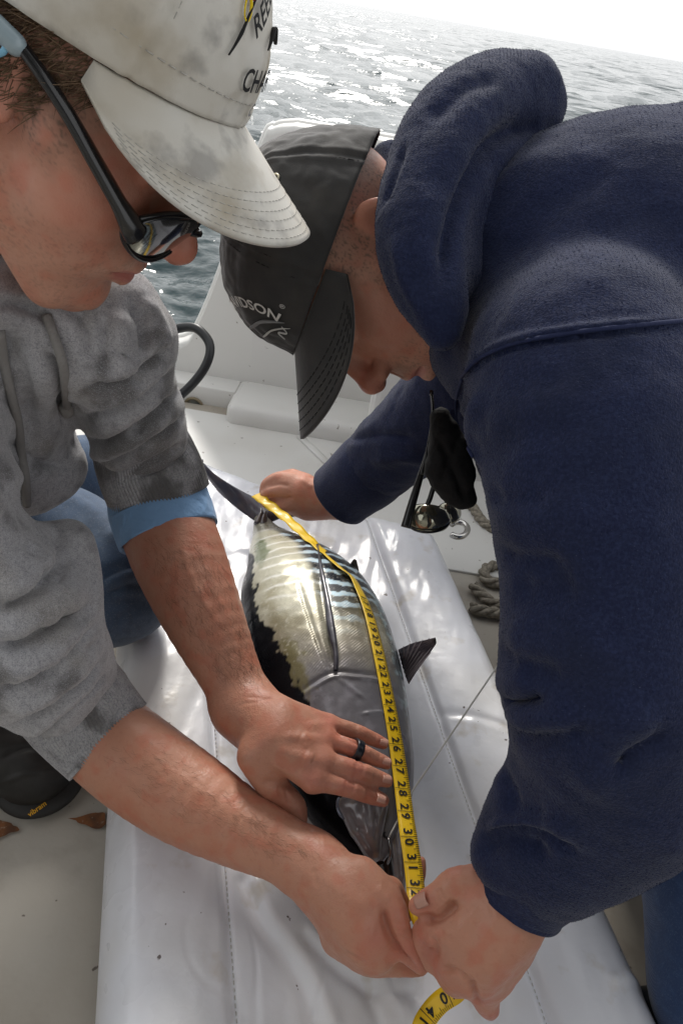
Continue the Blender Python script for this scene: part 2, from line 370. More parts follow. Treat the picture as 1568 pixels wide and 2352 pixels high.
# starboard side moulding closing the cockpit
emit('side_moulding', box((.02, 1.30, -.03), (.62, 1.36, .56), .02), m_gel, boat, smooth=False)
emit('hull_side', box((.62, -1.5, -.05), (.68, 1.33, .52), .012), m_gel, boat)
emit('hull_side', box((-1.1, -1.5, -.05), (-1.04, 1.5, .52), .012), m_gel, boat)
emit('deck_cove', tube([PZ(688, 1002, .006), PZ(722, 1034, .006), PZ(758, 1070, .006)], .010, 8, flat=.4), m_gel, boat)

# added unseen wall and roof behind the camera, blocking sky light over the cockpit
m_blocker = mat('blocker_panel', (.30, .30, .29), .45, vary=((3, 4, .5, .75, (.22, .21, .19), .5),)); m_glass = mat('blocker_glass', (.02, .025, .03), .08, coat=.5)
sky_blocker = thing('sky_blocker', (0, -1.0, 0), 'added grey wall with dark panes and overhanging roof, out of view, blocking sky light', 'sky_blocker')
emit('blocker_wall', box((-1.1, -1.06, 0), (.68, -1.0, 1.95), .01), m_blocker, sky_blocker, smooth=False)
for x0 in (-.98, .2): emit('blocker_pane', box((x0, -1.004, 1.0), (x0 + .42, -.99, 1.65), .004), m_glass, sky_blocker, smooth=False)
emit('blocker_door', box((-.5, -1.003, .06), (.1, -.985, 1.8), .004), m_blocker, sky_blocker, smooth=False)
emit('blocker_roof', box((-1.15, -1.1, 1.95), (.73, .42, 2.02), .02), m_blocker, sky_blocker, smooth=False)
for x0 in (-1.09, .63): emit('blocker_post', tube([(x0 + .02, .34, .5), (x0 + .02, .34, 1.96)], .022, 12), m_blocker, sky_blocker)
m_rub = mat('black_rubber', (.015, .016, .018), .38)
hp = [(330, 775, 1.40), (385, 762, 1.40), (420, 752, 1.40), (452, 755, 1.39), (478, 782, 1.385), (482, 812, 1.38), (468, 848, 1.38), (440, 884, 1.385), (405, 915, 1.39), (350, 950, 1.40)]
emit('hose', tube(catmull([P(*q) for q in hp], 8), .0095, 10), m_rub, label='black rubber hose in a large open loop over the low transom edge', cat='hose')
hp = [(330, 790, 1.39), (372, 815, 1.385), (390, 838, 1.38), (389, 868, 1.38), (372, 900, 1.385), (330, 930, 1.39)]
emit('hose', tube(catmull([P(*q) for q in hp], 8), .0085, 10), m_rub, label='short black hose bend peeking out beside the grey sleeve', cat='hose')

# ------------------------------------------------------------------ white vinyl mat
NL, NRt, FL, FRt = A((-.07, -.02)), A((.485, -.02)), A((-.455, 1.16)), A((.185, .985))
def mat_xy(u, v): return (1 - v) * ((1 - u) * NL + u * NRt) + v * ((1 - u) * FL + u * FRt)
def mat_uv(x, y):
    v = .5
    for _ in range(12):
        l = NL + v * (FL - NL); r = NRt + v * (FRt - NRt); u = (x - l[0]) / (r[0] - l[0]); c = mat_xy(u, v); v += (y - c[1]) / 1.1
    return u, v
def mat_h(u, v, p):
    e = np.minimum(np.minimum(u, 1 - u) * .62, np.minimum(v, 1 - v) * 1.0); edge = np.sqrt(np.clip(1 - (1 - np.clip(e / .05, 0, 1)) ** 2, 0, 1))
    bl = np.sin(np.clip(u / .23, 0, 1) * math.pi) ** .7 * .012; br = np.sin(np.clip((1 - u) / .23, 0, 1) * math.pi) ** .7 * .010
    seam = -.006 * (np.exp(-((u - .23) / .008) ** 2) + np.exp(-((u - .77) / .008) ** 2))
    side = (u < .23) | (u > .77)
    cross = -.0018 * np.exp(-((v - .565 - .02 * np.sin(u * 9)) / .006) ** 2) * side
    sag = -.012 * (1 - side) * np.sin(np.clip((u - .23) / .54, 0, 1) * math.pi) ** .5
    wr = .0045 * noise(p * A((1, .35, 1)), 9, 2, 2) + .002 * noise(p * A((1.5, .5, 1)), 22, 2, 8)
    # pulled wrinkles under the hands at the near end
    d = np.abs(noise(p * A((1, .6, 1)), 11, 2, 12)); wr = wr - .0025 * np.exp(-(d / .03) ** 2) * sstep(.32, .18, v) * (1 - .6 * side)
    for L_, w_, a_ in MATFOLD:
        q_ = A([PZ(x, y, .085)[:2] for x, y in L_]); q_ = catmull(q_, 40); dd = np.min([np.linalg.norm(p[:, :2] - c_, axis=1) for c_ in q_], 0); wr = wr + a_ * np.exp(-(dd / w_) ** 2)
    return .012 + .074 * edge + (bl + br + seam + cross + sag + wr) * edge
MATFOLD = [([(560, 2020), (600, 2120), (680, 2230), (720, 2330)], .007, -.005), ([(590, 2020), (640, 2110), (720, 2220), (770, 2340)], .008, .005), ([(700, 2150), (760, 2200), (850, 2260), (960, 2270)], .006, -.005), ([(720, 2130), (790, 2190), (880, 2240)], .008, .004), ([(830, 2240), (860, 2300), (880, 2352)], .006, -.004), ([(880, 2250), (930, 2300), (960, 2352)], .007, .004), ([(1400, 2260), (1440, 2250), (1490, 2262)], .006, .005)]
def make_mat():
    nu, nv = 260, 340; u = np.linspace(0, 1, nu); u = u + .0 * u; v = np.linspace(0, 1, nv); U, V_ = np.meshgrid(u, v, indexing='ij'); U, V_ = U.ravel(), V_.ravel()
    xy = (1 - V_)[:, None] * ((1 - U)[:, None] * NL + U[:, None] * NRt) + V_[:, None] * ((1 - U)[:, None] * FL + U[:, None] * FRt)
    p = np.concatenate((xy, np.zeros((len(U), 1))), 1); z = mat_h(U, V_, p); p[:, 2] = z
    i, j = np.meshgrid(np.arange(nu - 1), np.arange(nv - 1), indexing='ij'); q = (i * nv + j).ravel(); F = np.stack((q, q + nv, q + nv + 1, q + 1), 1)
    # skirt down to the deck and a bottom
    g = Geo(p, F); ring = [i * nv for i in range(nu)] + [(nu - 1) * nv + j for j in range(1, nv)] + [i * nv + nv - 1 for i in range(nu - 2, -1, -1)] + [j for j in range(nv - 2, 0, -1)]
    n0 = len(p); low = p[ring].copy(); low[:, 2] = .001; V2 = np.concatenate((p, low)); k = len(ring)
    FF = [list(f) for f in F] + [[ring[(a + 1) % k], ring[a], n0 + a, n0 + (a + 1) % k] for a in range(k)] + [[n0 + a for a in range(k)][::-1]]
    return Geo(V2, FF)
g_mat = make_mat(); MATBV = g_mat.bvh()
def on_mat(x, y, up=0.):
    h = MATBV.ray_cast(Vector((x, y, .5)), Vector((0, 0, -1)), 1); return A(h[0]) + A((0, 0, up)) if h[0] is not None else A((x, y, up))
def px_mat(x, y, up=.0):
    r = nrm(CAMR @ A(((x - CXP) / FPX, -(y - CYP) / FPX, -1.))); h = MATBV.ray_cast(Vector(CAMC), Vector(r), 4); return A(h[0]) + A((0, 0, up)) if h[0] is not None else PZ(x, y, .09 + up)
m_vinyl = mat('white_vinyl', (.72, .735, .79), .33, vary=((5, 4, .5, .72, (.60, .57, .50), .45), (22, 4, .60, .72, (.44, .38, .29), .55), (7, 5, .58, .75, (.50, .50, .52), .5), (90, 2, .745, .765, (.07, .04, .035), .9)), bump=(('noise', 16, .16, .012), ('noise', 45, .16, .004), ('noise', 500, .06, .0006)), coat=.25, roughvar=(14, .22, .5))
matt = thing('vinyl_mat', (0, .5, 0), 'padded white vinyl mat with stitched side bolsters under the fish', 'mat')
emit('cushion', g_mat, m_vinyl, matt)
m_thread = mat('seam_thread', (.50, .48, .45), .8)
for uu in (.236, .764):
    G = Geo()
    for k in range(190):
        v0 = .02 + k * .005; a = mat_xy(uu, v0); b = mat_xy(uu, v0 + .0028); G.join(tube([on_mat(*a, .0006), on_mat(*b, .0006)], .0005, 4))
    emit('seam_stitching', G, m_thread, matt, kind='stuff')

# stains on the deck, flat marks of rusty wood showing through the paint
def blob_patch(pts, z, seed):
    c = np.mean(pts, 0); q = catmull(np.concatenate((pts, pts[:1])), 8)[:-1]; n = noise(np.concatenate((q, np.zeros((len(q), 1))), 1), 60, 2, seed)
    q = c + (q - c) * (1 + .55 * n)[:, None]; V = [(*c, z)] + [(*a, z) for a in q]; k = len(q); return Geo(V, [[0, 1 + i, 1 + (i + 1) % k] for i in range(k)])
m_rust = mat('rusty_bare_wood', (.22, .085, .03), .8, vary=((70, 4, .4, .65, (.07, .035, .02), .8), (200, 2, .6, .7, (.4, .35, .28), .6)))
deckpatch = lambda L: A([PZ(x, y, 0)[:2] for x, y in L])
for L, s in (([(-30, 1885), (30, 1893), (52, 1908), (30, 1918), (0, 1926), (-40, 1935)], 1), ([(160, 1884), (190, 1878), (235, 1870), (235, 1908), (200, 1900)], 2)):
    o = emit('rust_patch', blob_patch(deckpatch(L), .004, s), m_rust, bpy.data.objects['deck'], smooth=False)

# ------------------------------------------------------------------ ropes on the deck
m_rope = mat('grey_rope', (.30, .27, .22), .9, vary=((150, 3, .4, .65, (.13, .115, .09), .8),), bump=(('noise', 700, .5, .001),))
def rope(path, r, label):
    pts = catmull(path, 14); T = np.gradient(pts, axis=0); T /= np.linalg.norm(T, axis=1)[:, None]; s = np.concatenate(([0], np.cumsum(np.linalg.norm(np.diff(pts, axis=0), axis=1))))
    B = np.cross(T, A((0, 0, 1.))); B /= np.linalg.norm(B, axis=1)[:, None]; Cc = np.cross(B, T); root = thing('rope', tuple(path[0] * A((1, 1, 0))), label, 'rope')
    for k in range(3):
        a = s / (r * 5.5) * 2 * math.pi + k * 2.094; q = pts + (np.cos(a)[:, None] * B + np.sin(a)[:, None] * Cc) * r * .52
        emit('strand', tube(q, r * .52, 7), m_rope, root)
dk = lambda L, z: [PZ(x, y, z) for x, y in L]
rope(dk([(1050, 1130), (1085, 1165), (1105, 1195), (1135, 1215), (1170, 1215)], .011), .0105, 'short grey twisted rope end on the deck beyond the mat')
rope(dk([(1180, 1295), (1140, 1298), (1113, 1308), (1115, 1330), (1145, 1340), (1190, 1335)], .011), .0105, 'tight grey twisted rope bight beside the blue sleeve')
rope(dk([(1085, 1345), (1105, 1365), (1130, 1385), (1165, 1395), (1170, 1410), (1120, 1405), (1080, 1395)], .012), .0105, 'doubled grey twisted rope against the edge of the mat')

# ================================================================== FISH
# stations surveyed along the body: (y row, left edge, right edge) with height of the centre line above the deck and thickness ratio
ST = [((598, 1192), 15, .118, .9), ((614, 1228), 36, .120, .8), ((642, 1270), 76, .132, .72), ((671, 1310), 113, .143, .68), ((692, 1352), 142, .150, .68), ((712, 1400), 159, .155, .68),
      ((727, 1450), 170, .157, .68), ((741, 1505), 175, .157, .68), ((756, 1565), 176, .157, .68), ((772, 1630), 172, .155, .67), ((790, 1700), 164, .152, .66), ((808, 1765), 153, .149, .66), ((824, 1825), 136, .146, .66), ((838, 1875), 114, .143, .66), ((852, 1925), 80, .140, .68), ((862, 1962), 42, .137, .75), ((868, 1984), 14, .135, .9)]
FC = A([PZ(x, y, z) for (x, y), w, z, t in ST]); FW = A([w * DZ(x, y, z) / FPX for (x, y), w, z, t in ST]) * .985; FT = FW * A([t for *_, t in ST])
FT = np.minimum(FT, FC[:, 2] - .083)
NS, NVv = 360, 260
cw = catmull(np.concatenate((FC, FW[:, None], FT[:, None]), 1), 24); sidx = np.linspace(0, len(cw) - 1, NS); cw = A([np.interp(sidx, np.arange(len(cw)), cw[:, k]) for k in range(5)]).T
tan = np.gradient(cw[:, :3], axis=0); tan /= np.linalg.norm(tan, axis=1)[:, None]; lat = np.cross(tan, A((0, 0, 1.))); lat /= np.linalg.norm(lat, axis=1)[:, None]
if (lat[100] @ A((1., 0, 0))) < 0: lat = -lat
vv = np.linspace(0, 2 * math.pi, NVv, endpoint=False)
def sgnp(x, p): return np.sign(x) * np.abs(x) ** p
FV = (cw[:, None, :3] + cw[:, None, 3:4] * lat[:, None] * sgnp(np.cos(vv), .94)[None, :, None] + cw[:, None, 4:5] * A((0, 0, 1.)) * sgnp(np.sin(vv), .94)[None, :, None])
# sections near the snout close to a blunt wedge
fish_g = Geo(FV.reshape(-1, 3), None); i, j = np.meshgrid(np.arange(NS - 1), np.arange(NVv), indexing='ij'); i, j = i.ravel(), j.ravel(); j2 = (j + 1) % NVv
fish_g.F = np.stack((i * NVv + j, i * NVv + j2, (i + 1) * NVv + j2, (i + 1) * NVv + j), 1)
if (fish_g.normals()[150 * NVv + NVv // 4] @ A((0, 0, 1.))) < 0: fish_g.F = fish_g.F[:, ::-1].copy()
Sg = np.repeat(np.linspace(0, 1, NS), NVv); Vg = np.tile(vv, NS); Qg = .5 * (1 + np.cos(Vg)); top = np.sin(Vg) > -.2     # Q: 0 = back (left), 1 = belly side (right)
# gill cover edge, cheek plates, pectoral groove, lateral line: relief
def pxr(q): return [(x, y) for x, y in q]
fish_g.strokes([(pxr([(690, 1600), (730, 1572), (770, 1553), (820, 1556), (868, 1562), (905, 1580)]), .0025, .0018), (pxr([(690, 1592), (728, 1562), (770, 1543), (825, 1546), (875, 1553)]), .0028, -.0022),
    (pxr([(770, 1553), (805, 1580), (835, 1605)]), .0022, .0018), (pxr([(830, 1640), (870, 1636), (905, 1642)]), .002, .0016), (pxr([(684, 1330), (705, 1400), (725, 1460), (748, 1520), (768, 1548)]), .0022, -.0022),
    (pxr([(728, 1290), (740, 1370), (752, 1440), (764, 1500), (770, 1535)]), .005, -.004)])
# pigment laid out in body coordinates
n1 = noise(fish_g.V, 30, 3, 1); n2 = noise(fish_g.V, 90, 2, 2); n3 = noise(fish_g.V, 14, 2, 3); n4 = noise(fish_g.V, 220, 2, 6)
def mixc(a, b, f): return a + (np.asarray(b) - a) * np.clip(f, 0, 1)[:, None]
c = np.tile(A((.48, .46, .35)), (len(Sg), 1))                                         # pale silver-gold flank
c = mixc(c, (.24, .20, .085), sstep(-.25, .45, n1 + n3) * .8 * sstep(.18, .42, Sg))
c = mixc(c, (.20, .18, .155), sstep(.36, .55, Sg + .05 * n1) * .9)                      # greyer towards the head
c = mixc(c, (.15, .145, .16), sstep(.50, .58, Sg + .03 * n1)); c = mixc(c, (.26, .25, .28), sstep(.0, .5, n1 + .6 * n2) * .6 * sstep(.5, .58, Sg))                           # gill plate
c = mixc(c, (.20, .19, .14), sstep(.13, .0, Sg))                                       # peduncle
# wavy dark and pale blue bars on the right flank
band = np.sin(Sg * 185 - 6.0 * Qg + 1.6 * n1 + 1.2 * n3); reg = sstep(.47, .56, Qg + .05 * n1) * sstep(.06, .14, Sg) * sstep(.50, .36, Sg + .1 * Qg - .05)
c = mixc(c, (.018, .022, .03), reg * sstep(-.9, -.3, -band + .9 * n2 + .6)); c = mixc(c, (.50, .66, .76), reg * sstep(.30, .60, band + 1.3 * n2) * .92)
spk = sstep(.86, .93, Qg) * sstep(.12, .2, Sg) * sstep(.66, .5, Sg); c = mixc(c, (.09, .12, .15), spk * .8); c = mixc(c, (.45, .62, .68), spk * sstep(.1, .35, n2 + .5 * n1) * .9)
# faint pale bars across the flank
fb = np.exp(-((((Sg * 29.45 - .95 * Qg + .25 * n1 + .2 * n3) % 1) - .25) / .10) ** 2) * sstep(.12, .2, Qg) * sstep(.58, .50, Qg) * sstep(.05, .1, Sg) * sstep(.42, .32, Sg); c = mixc(c, (.86, .85, .80), fb * .75)
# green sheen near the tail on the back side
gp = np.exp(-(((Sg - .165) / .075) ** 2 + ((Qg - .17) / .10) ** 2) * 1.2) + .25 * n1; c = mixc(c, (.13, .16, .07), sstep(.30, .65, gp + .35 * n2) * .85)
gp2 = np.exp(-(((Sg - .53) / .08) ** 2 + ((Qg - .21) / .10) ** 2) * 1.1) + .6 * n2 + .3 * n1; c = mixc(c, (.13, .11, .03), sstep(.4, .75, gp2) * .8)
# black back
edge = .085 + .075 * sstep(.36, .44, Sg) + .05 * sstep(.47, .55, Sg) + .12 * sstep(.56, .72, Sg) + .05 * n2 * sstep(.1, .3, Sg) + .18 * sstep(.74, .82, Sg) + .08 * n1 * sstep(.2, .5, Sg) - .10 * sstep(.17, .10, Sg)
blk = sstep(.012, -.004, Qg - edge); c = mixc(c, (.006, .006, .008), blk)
c = mixc(c, (.55, .53, .50), sstep(-.1, -.5, np.sin(Vg)))                             # underside
c = mixc(c, (.70, .66, .55), sstep(.25, .45, n4 + .3 * n2) * .35 * (1 - blk) * sstep(.12, .3, Sg) * sstep(.56, .5, Sg))
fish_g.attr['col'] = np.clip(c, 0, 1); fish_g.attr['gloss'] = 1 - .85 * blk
hgt = np.abs(np.sin(Sg * 520 + Vg * 60)) * np.abs(np.sin(Sg * 520 - Vg * 60)); fish_g.attr['scale'] = hgt * sstep(.08, .16, Sg) * sstep(.58, .5, Sg)
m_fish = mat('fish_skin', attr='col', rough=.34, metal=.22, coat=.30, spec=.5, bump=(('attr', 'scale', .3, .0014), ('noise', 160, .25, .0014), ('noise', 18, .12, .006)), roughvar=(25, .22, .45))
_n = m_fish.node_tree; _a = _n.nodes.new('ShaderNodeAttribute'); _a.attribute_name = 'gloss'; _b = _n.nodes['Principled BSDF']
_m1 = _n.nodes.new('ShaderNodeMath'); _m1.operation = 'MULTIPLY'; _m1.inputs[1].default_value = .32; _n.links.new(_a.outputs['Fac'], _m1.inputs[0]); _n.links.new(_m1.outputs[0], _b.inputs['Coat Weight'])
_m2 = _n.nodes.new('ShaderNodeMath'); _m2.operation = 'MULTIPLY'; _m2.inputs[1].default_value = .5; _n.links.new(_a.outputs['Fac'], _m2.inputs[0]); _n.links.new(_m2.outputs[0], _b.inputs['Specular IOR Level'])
fish = thing('fish', tuple(A((FC[8][0], FC[8][1], .085))), 'silver tuna with black back and wavy blue bars lying on the white mat', 'fish')
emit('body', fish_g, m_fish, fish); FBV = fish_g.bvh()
def on_fish(x, y, up=0.):
    r = nrm(CAMR @ A(((x - CXP) / FPX, -(y - CYP) / FPX, -1.))); h = FBV.ray_cast(Vector(CAMC), Vector(r), 4)
    return (A(h[0]) + A(h[1]) * up * (1 if h[1].dot(Vector(r)) < 0 else -1)) if h[0] is not None else None
m_fin = mat('dark_fin', (.028, .027, .034), .3, metal=.2, coat=.5, vary=((40, 3, .4, .6, (.10, .095, .12), .6),), bump=(('noise', 90, .3, .002),))
m_finp = mat('tail_fin_skin', (.06, .062, .085), .3, metal=.3, coat=.5, vary=((25, 3, .4, .65, (.16, .13, .12), .7),), bump=(('noise', 60, .2, .002),))
def blade(top, bot, th, name, m, par=fish, ridges=0):
    a = catmull(top, 10); b = catmull(bot, 10); n = max(len(a), len(b)); a = A([np.interp(np.linspace(0, 1, n), np.linspace(0, 1, len(a)), a[:, k]) for k in range(3)]).T; b = A([np.interp(np.linspace(0, 1, n), np.linspace(0, 1, len(b)), b[:, k]) for k in range(3)]).T
    k = 28; V = []; tn = np.gradient((a + b) / 2, axis=0)
    for s in (1, -1):
        for i in range(n):
            w = b[i] - a[i]; nn = np.cross(tn[i], w); nn = nn / max(np.linalg.norm(nn), 1e-9)
            for q in range(k):
                f = q / (k - 1); o = th * math.sin(math.pi * f) ** .6 * (1 + (.45 * math.sin(f * math.pi * 2 * ridges) if ridges else 0)); V.append(a[i] + w * f + nn * o * s)
    F = []
    for s in (0, 1):
        for i in range(n - 1):
            for q in range(k - 1): r = s * n * k + i * k + q; f = [r, r + 1, r + k + 1, r + k]; F.append(f if s == 0 else f[::-1])
    return emit(name, Geo(V, F), m, par)
zt = lambda L: [PZ(*q) for q in L]
# crescent tail: near lobe rises to the left, far lobe under the hand
blade(zt([(460, 1056, .185), (487, 1084, .172), (522, 1108, .16), (560, 1130, .145), (602, 1152, .13), (612, 1172, .125)]), zt([(463, 1062, .183), (474, 1092, .160), (500, 1128, .142), (535, 1160, .128), (572, 1188, .118), (600, 1206, .112)]), .0045, 'tail_fin', m_finp)
blade(zt([(600, 1165, .125), (625, 1166, .125), (655, 1172, .12), (700, 1182, .11)]), zt([(602, 1204, .112), (622, 1200, .112), (650, 1190, .112), (702, 1185, .108)]), .004, 'tail_fin', m_fin)
for q in ([(590, 1205, .128), (600, 1180, .135), (598, 1165, .138)], [(604, 1208, .13), (608, 1185, .136), (612, 1170, .136)]): emit('tail_keel', tube(catmull(zt(q), 5), [.006, .006, .0055, .005, .005, .004, .003, .003, .002, .001, .0008], 8), m_fish if False else m_finp, fish)
# pectoral fin folded back along the flank
pt = [on_fish(x, y, .004) for x, y in [(775, 1545), (778, 1510), (770, 1450), (757, 1380), (742, 1310), (728, 1258)]]; pb = [on_fish(x, y, .005) for x, y in [(765, 1545), (758, 1505), (751, 1450), (742, 1380), (733, 1310), (727, 1256)]]
blade(pt, pb, .0022, 'pectoral_fin', m_fin)
# pelvic and anal fins standing off the right side
b0, b1 = P(918, 1500, DZ(918, 1500, .165)), P(940, 1572, DZ(940, 1572, .155))
blade(zt([(914, 1492, .165), (945, 1478, .185), (975, 1470, .20), (999, 1464, .21)]), zt([(938, 1572, .15), (955, 1545, .165), (980, 1510, .185), (999, 1482, .205)]), .0018, 'pelvic_fin', mat('purple_fin', (.075, .06, .075), .32, metal=.2, coat=.4, vary=((90, 2, .45, .65, (.20, .16, .17), .7),)), ridges=8)
blade(zt([(788, 1316, .165), (800, 1300, .180), (812, 1284, .195)]), zt([(826, 1342, .155), (825, 1314, .172), (819, 1288, .193)]), .0014, 'anal_fin', mat('pale_fin', (.22, .19, .16), .4, vary=((60, 2, .4, .6, (.08, .06, .05), .7),)), ridges=4)
for k in range(8):
    e = [(926, 1486), (940, 1480), (955, 1475), (970, 1471), (985, 1467), (998, 1466), (999, 1478), (988, 1500)][k]; r0 = PZ(926 + 1.5 * k, 1520 + 6 * k, .163); r1 = PZ(*e, .192 + .002 * k)
    emit('fin_ray', tube([r0, (r0 + r1) / 2 + A((0, 0, .002)), r1 + A((0, 0, .001))], [.0012, .0011, .0005], 6), mat('fin_ray', (.24, .20, .21), .4), fish)
for k in range(0):
    x, y = 628 + 17 * k, 1222 + 15 * k; q = on_fish(x + 20, y + 6, 0)
    if q is not None: blade([q, q + A((.002, .004, .006)), q + A((.003, .010, .009))], [q + A((0, -.008, 0)), q + A((.002, -.002, .004)), q + A((.003, .009, .0085))], .0008, 'finlet', m_fin)
# head: eye, upper jaw plate, dark mouth, lower jaw
eye = on_fish(806, 1858, -.006); m_eye = mat('fish_eye', (.004, .005, .007), .06, coat=1)
if eye is not None:
    S = Shape(.0012); S.ell(eye, np.eye(3), (.0135, .0135, .0105), .003); emit('eye', S.mesh(1), m_eye, fish)
    en = nrm(A((.1, -.15, 1.))); t1 = nrm(np.cross(en, A((1., 0, 0)))); t2 = np.cross(en, t1); ec = eye + A((0, 0, .005))
    emit('eye_ring', tube([ec + .0145 * (math.cos(a) * t1 + math.sin(a) * t2) for a in np.linspace(0, 2 * math.pi, 30, endpoint=False)], .002, 8, closed=True), mat('eye_rim', (.20, .22, .28), .25, metal=.5, coat=.6), fish)
m_jaw = mat('jaw_skin', (.27, .25, .26), .28, metal=.3, coat=.7, vary=((35, 3, .45, .7, (.09, .08, .08), .7), (50, 2, .6, .7, (.36, .28, .18), .6)), bump=(('noise', 70, .3, .002),))
S = Shape(.0016); S.pz([(826, 1850, .175, 34), (838, 1900, .168, 26), (850, 1940, .158, 17), (860, 1968, .150, 8)], .012); S.pz([(792, 1850, .172, 16), (815, 1905, .165, 13), (848, 1958, .152, 7)], .012); S.pz([(872, 1850, .172, 20), (868, 1905, .163, 12), (860, 1960, .152, 6)], .012)
g = S.mesh(2); g.strokes([([(800, 1862), (822, 1915), (852, 1962)], .0022, -.0025), ([(830, 1868), (845, 1925)], .003, .0016), ([(812, 1900), (845, 1905)], .0016, -.002), ([(862, 1868), (862, 1930)], .002, -.0018)]); emit('upper_jaw', g, m_jaw, fish)
S = Shape(.0016); S.pz([(905, 1850, .150, 26), (908, 1910, .145, 20), (915, 1965, .14, 17), (919, 2015, .135, 13), (922, 2050, .13, 8)], .012); g = S.mesh(2)
g.strokes([([(903, 1900), (909, 1960), (915, 2030)], .0018, -.002), ([(917, 1900), (922, 1960), (925, 2030)], .002, -.0018)]); emit('lower_jaw', g, m_jaw, fish)
S = Shape(.002); S.pz([(872, 1880, .125, 34), (880, 1940, .115, 34), (890, 1995, .107, 26), (902, 2040, .104, 16)], .012); emit('mouth', S.mesh(2), mat('mouth_lining', (.006, .005, .006), .3, coat=.5), fish)
hook = catmull([PZ(886, 1905, .155), PZ(882, 1920, .16), PZ(893, 1930, .165), PZ(896, 1960, .16), PZ(890, 1985, .15)], 6)
emit('fishing_hook', tube(hook, .0013, 8), mat('hook_steel', (.25, .25, .25), .2, 1), label='small steel fishing hook set in the open mouth of the fish', cat='hook')
ln = [PZ(892, 1925, .165), PZ(948, 1815, .178), P(1152, 1515, DZ(1152, 1515, .30)), P(1300, 1300, .72)]
emit('fishing_line', tube(np.concatenate([np.linspace(a, b, 8, endpoint=False) for a, b in zip(ln[:-1], ln[1:])] + [ln[-1:]]), .0009, 6), mat('clear_line', (.5, .5, .48), .3), label='thin pale fishing line running taut from the mouth of the fish', cat='fishing line')
# water spots left on the mat

# ================================================================== TAPE MEASURE
m_tape = mat('yellow_tape', (.80, .52, .008), .42, vary=((25, 3, .5, .8, (.50, .32, .01), .5), (120, 2, .66, .74, (.25, .17, .02), .5)), coat=.15)
m_ink = mat('black_print', (.012, .011, .010), .5)
tpath = [(588, 1136, .165), (606, 1150, .170), (632, 1170, .170), (662, 1194, .173), (692, 1222, .180), (722, 1249, .190), (752, 1276, .202), (782, 1304, .212), (806, 1330, None), (826, 1362, None), (839, 1394, None), (848, 1425, None), (860, 1472, None), (874, 1542, None), (890, 1621, None), (907, 1710, None), (919, 1812, None), (930, 1880, .186), (938, 1922, .182), (947, 1981, .178), (954, 2041, .178), (958, 2080, .182), (975, 2130, .18), (1020, 2190, .165), (1060, 2245, .15), (1048, 2275, .14), (1012, 2300, .13), (985, 2330, .122), (968, 2362, .12), (960, 2400, .115)]
tp = []
for x, y, z in tpath: q = on_fish(x, y, .0035) if z is None else PZ(x, y, z); tp.append(q if q is not None else PZ(x, y, .18))
tp = A(tp)
for _ in range(2): tp[9:18] = .5 * tp[9:18] + .25 * (tp[8:17] + tp[10:19])
TP = catmull(tp, 14); TPX = PR(TP); nT = len(TP); TT = np.gradient(TP, axis=0); TT /= np.linalg.norm(TT, axis=1)[:, None]
# roll of the ribbon: edge-on and twisting near the tail, lying on the flank, turning under the thumb
kk = np.linspace(0, len(tpath) - 1, nT); tilt = np.interp(kk, [0, 2, 4, 6, 8, 9, 10, 12, 14, 16, 18, 20, 30], np.radians([-10, -5, 5, 30, 45, 38, 33, 26, 20, 12, 6, 0, 0])) + np.interp(kk, [0, 1, 5, 7], [0, .16, .12, 0]) * np.sin(kk * 6.5)
up = A((0, 0, 1.)); side = np.cross(TT, up); side /= np.linalg.norm(side, axis=1)[:, None]
if (CAMR.T @ side[nT // 2])[0] < 0: side = -side
Nn = np.cross(side, TT); Nn *= np.sign(Nn[:, 2:3]); side2 = np.cos(tilt)[:, None] * side - np.sin(tilt)[:, None] * Nn; TN = np.cross(TT, side2); TN *= np.sign((TN * Nn).sum(1))[:, None]
side2 = np.where(((CAMR.T @ side2.T)[0] < 0)[:, None] & (kk < 22)[:, None], -side2, side2)
HW = .0087
def tape_pt(i, w, lift): # i float index, w in -1..1
    f = lambda a: A([np.interp(i, np.arange(nT), a[:, k]) for k in range(3)]); return f(TP) + f(side2) * w * HW + f(TN) * lift
G = Geo()
rows = []
for i in range(nT):
    for w, l in ((-1, .0002), (-.5, .0004), (0, .0005), (.5, .0004), (1, .0002), (1, -.0002), (0, 0), (-1, -.0002)): rows.append(TP[i] + side2[i] * w * HW + TN[i] * l)
F = [[i * 8 + k, i * 8 + (k + 1) % 8, (i + 1) * 8 + (k + 1) % 8, (i + 1) * 8 + k] for i in range(nT - 1) for k in range(8)]
tape = thing('tape_measure', tuple(TP[nT // 2] * A((1, 1, 0)) + A((0, 0, .2))), 'yellow flexible measuring tape with black inch numbers laid over the fish', 'tape measure')
emit('ribbon', Geo(rows, F), m_tape, tape)
inch = {17: 1380, 18: 1408, 19: 1440, 20: 1471, 21: 1507, 22: 1542, 23: 1582, 24: 1621, 25: 1663, 26: 1710, 27: 1760, 28: 1812, 29: 1864, 30: 1922, 31: 1981, 32: 2041}
near = np.nonzero((kk > 7) & (kk < 21.6))[0]; arc = np.concatenate(([0], np.cumsum(np.linalg.norm(np.diff(TP, axis=0), axis=1))))
idx_of = {n: float(np.interp(y, TPX[near, 1], near)) for n, y in inch.items()}
far_seg = np.nonzero(kk > 24.6)[0]
idx_of[40] = float(far_seg[0] + np.argmin(np.abs(TPX[far_seg, 0] - 1030))); idx_of[41] = float(np.interp(np.interp(idx_of[40], np.arange(nT), arc) + .0254, arc, np.arange(nT)))
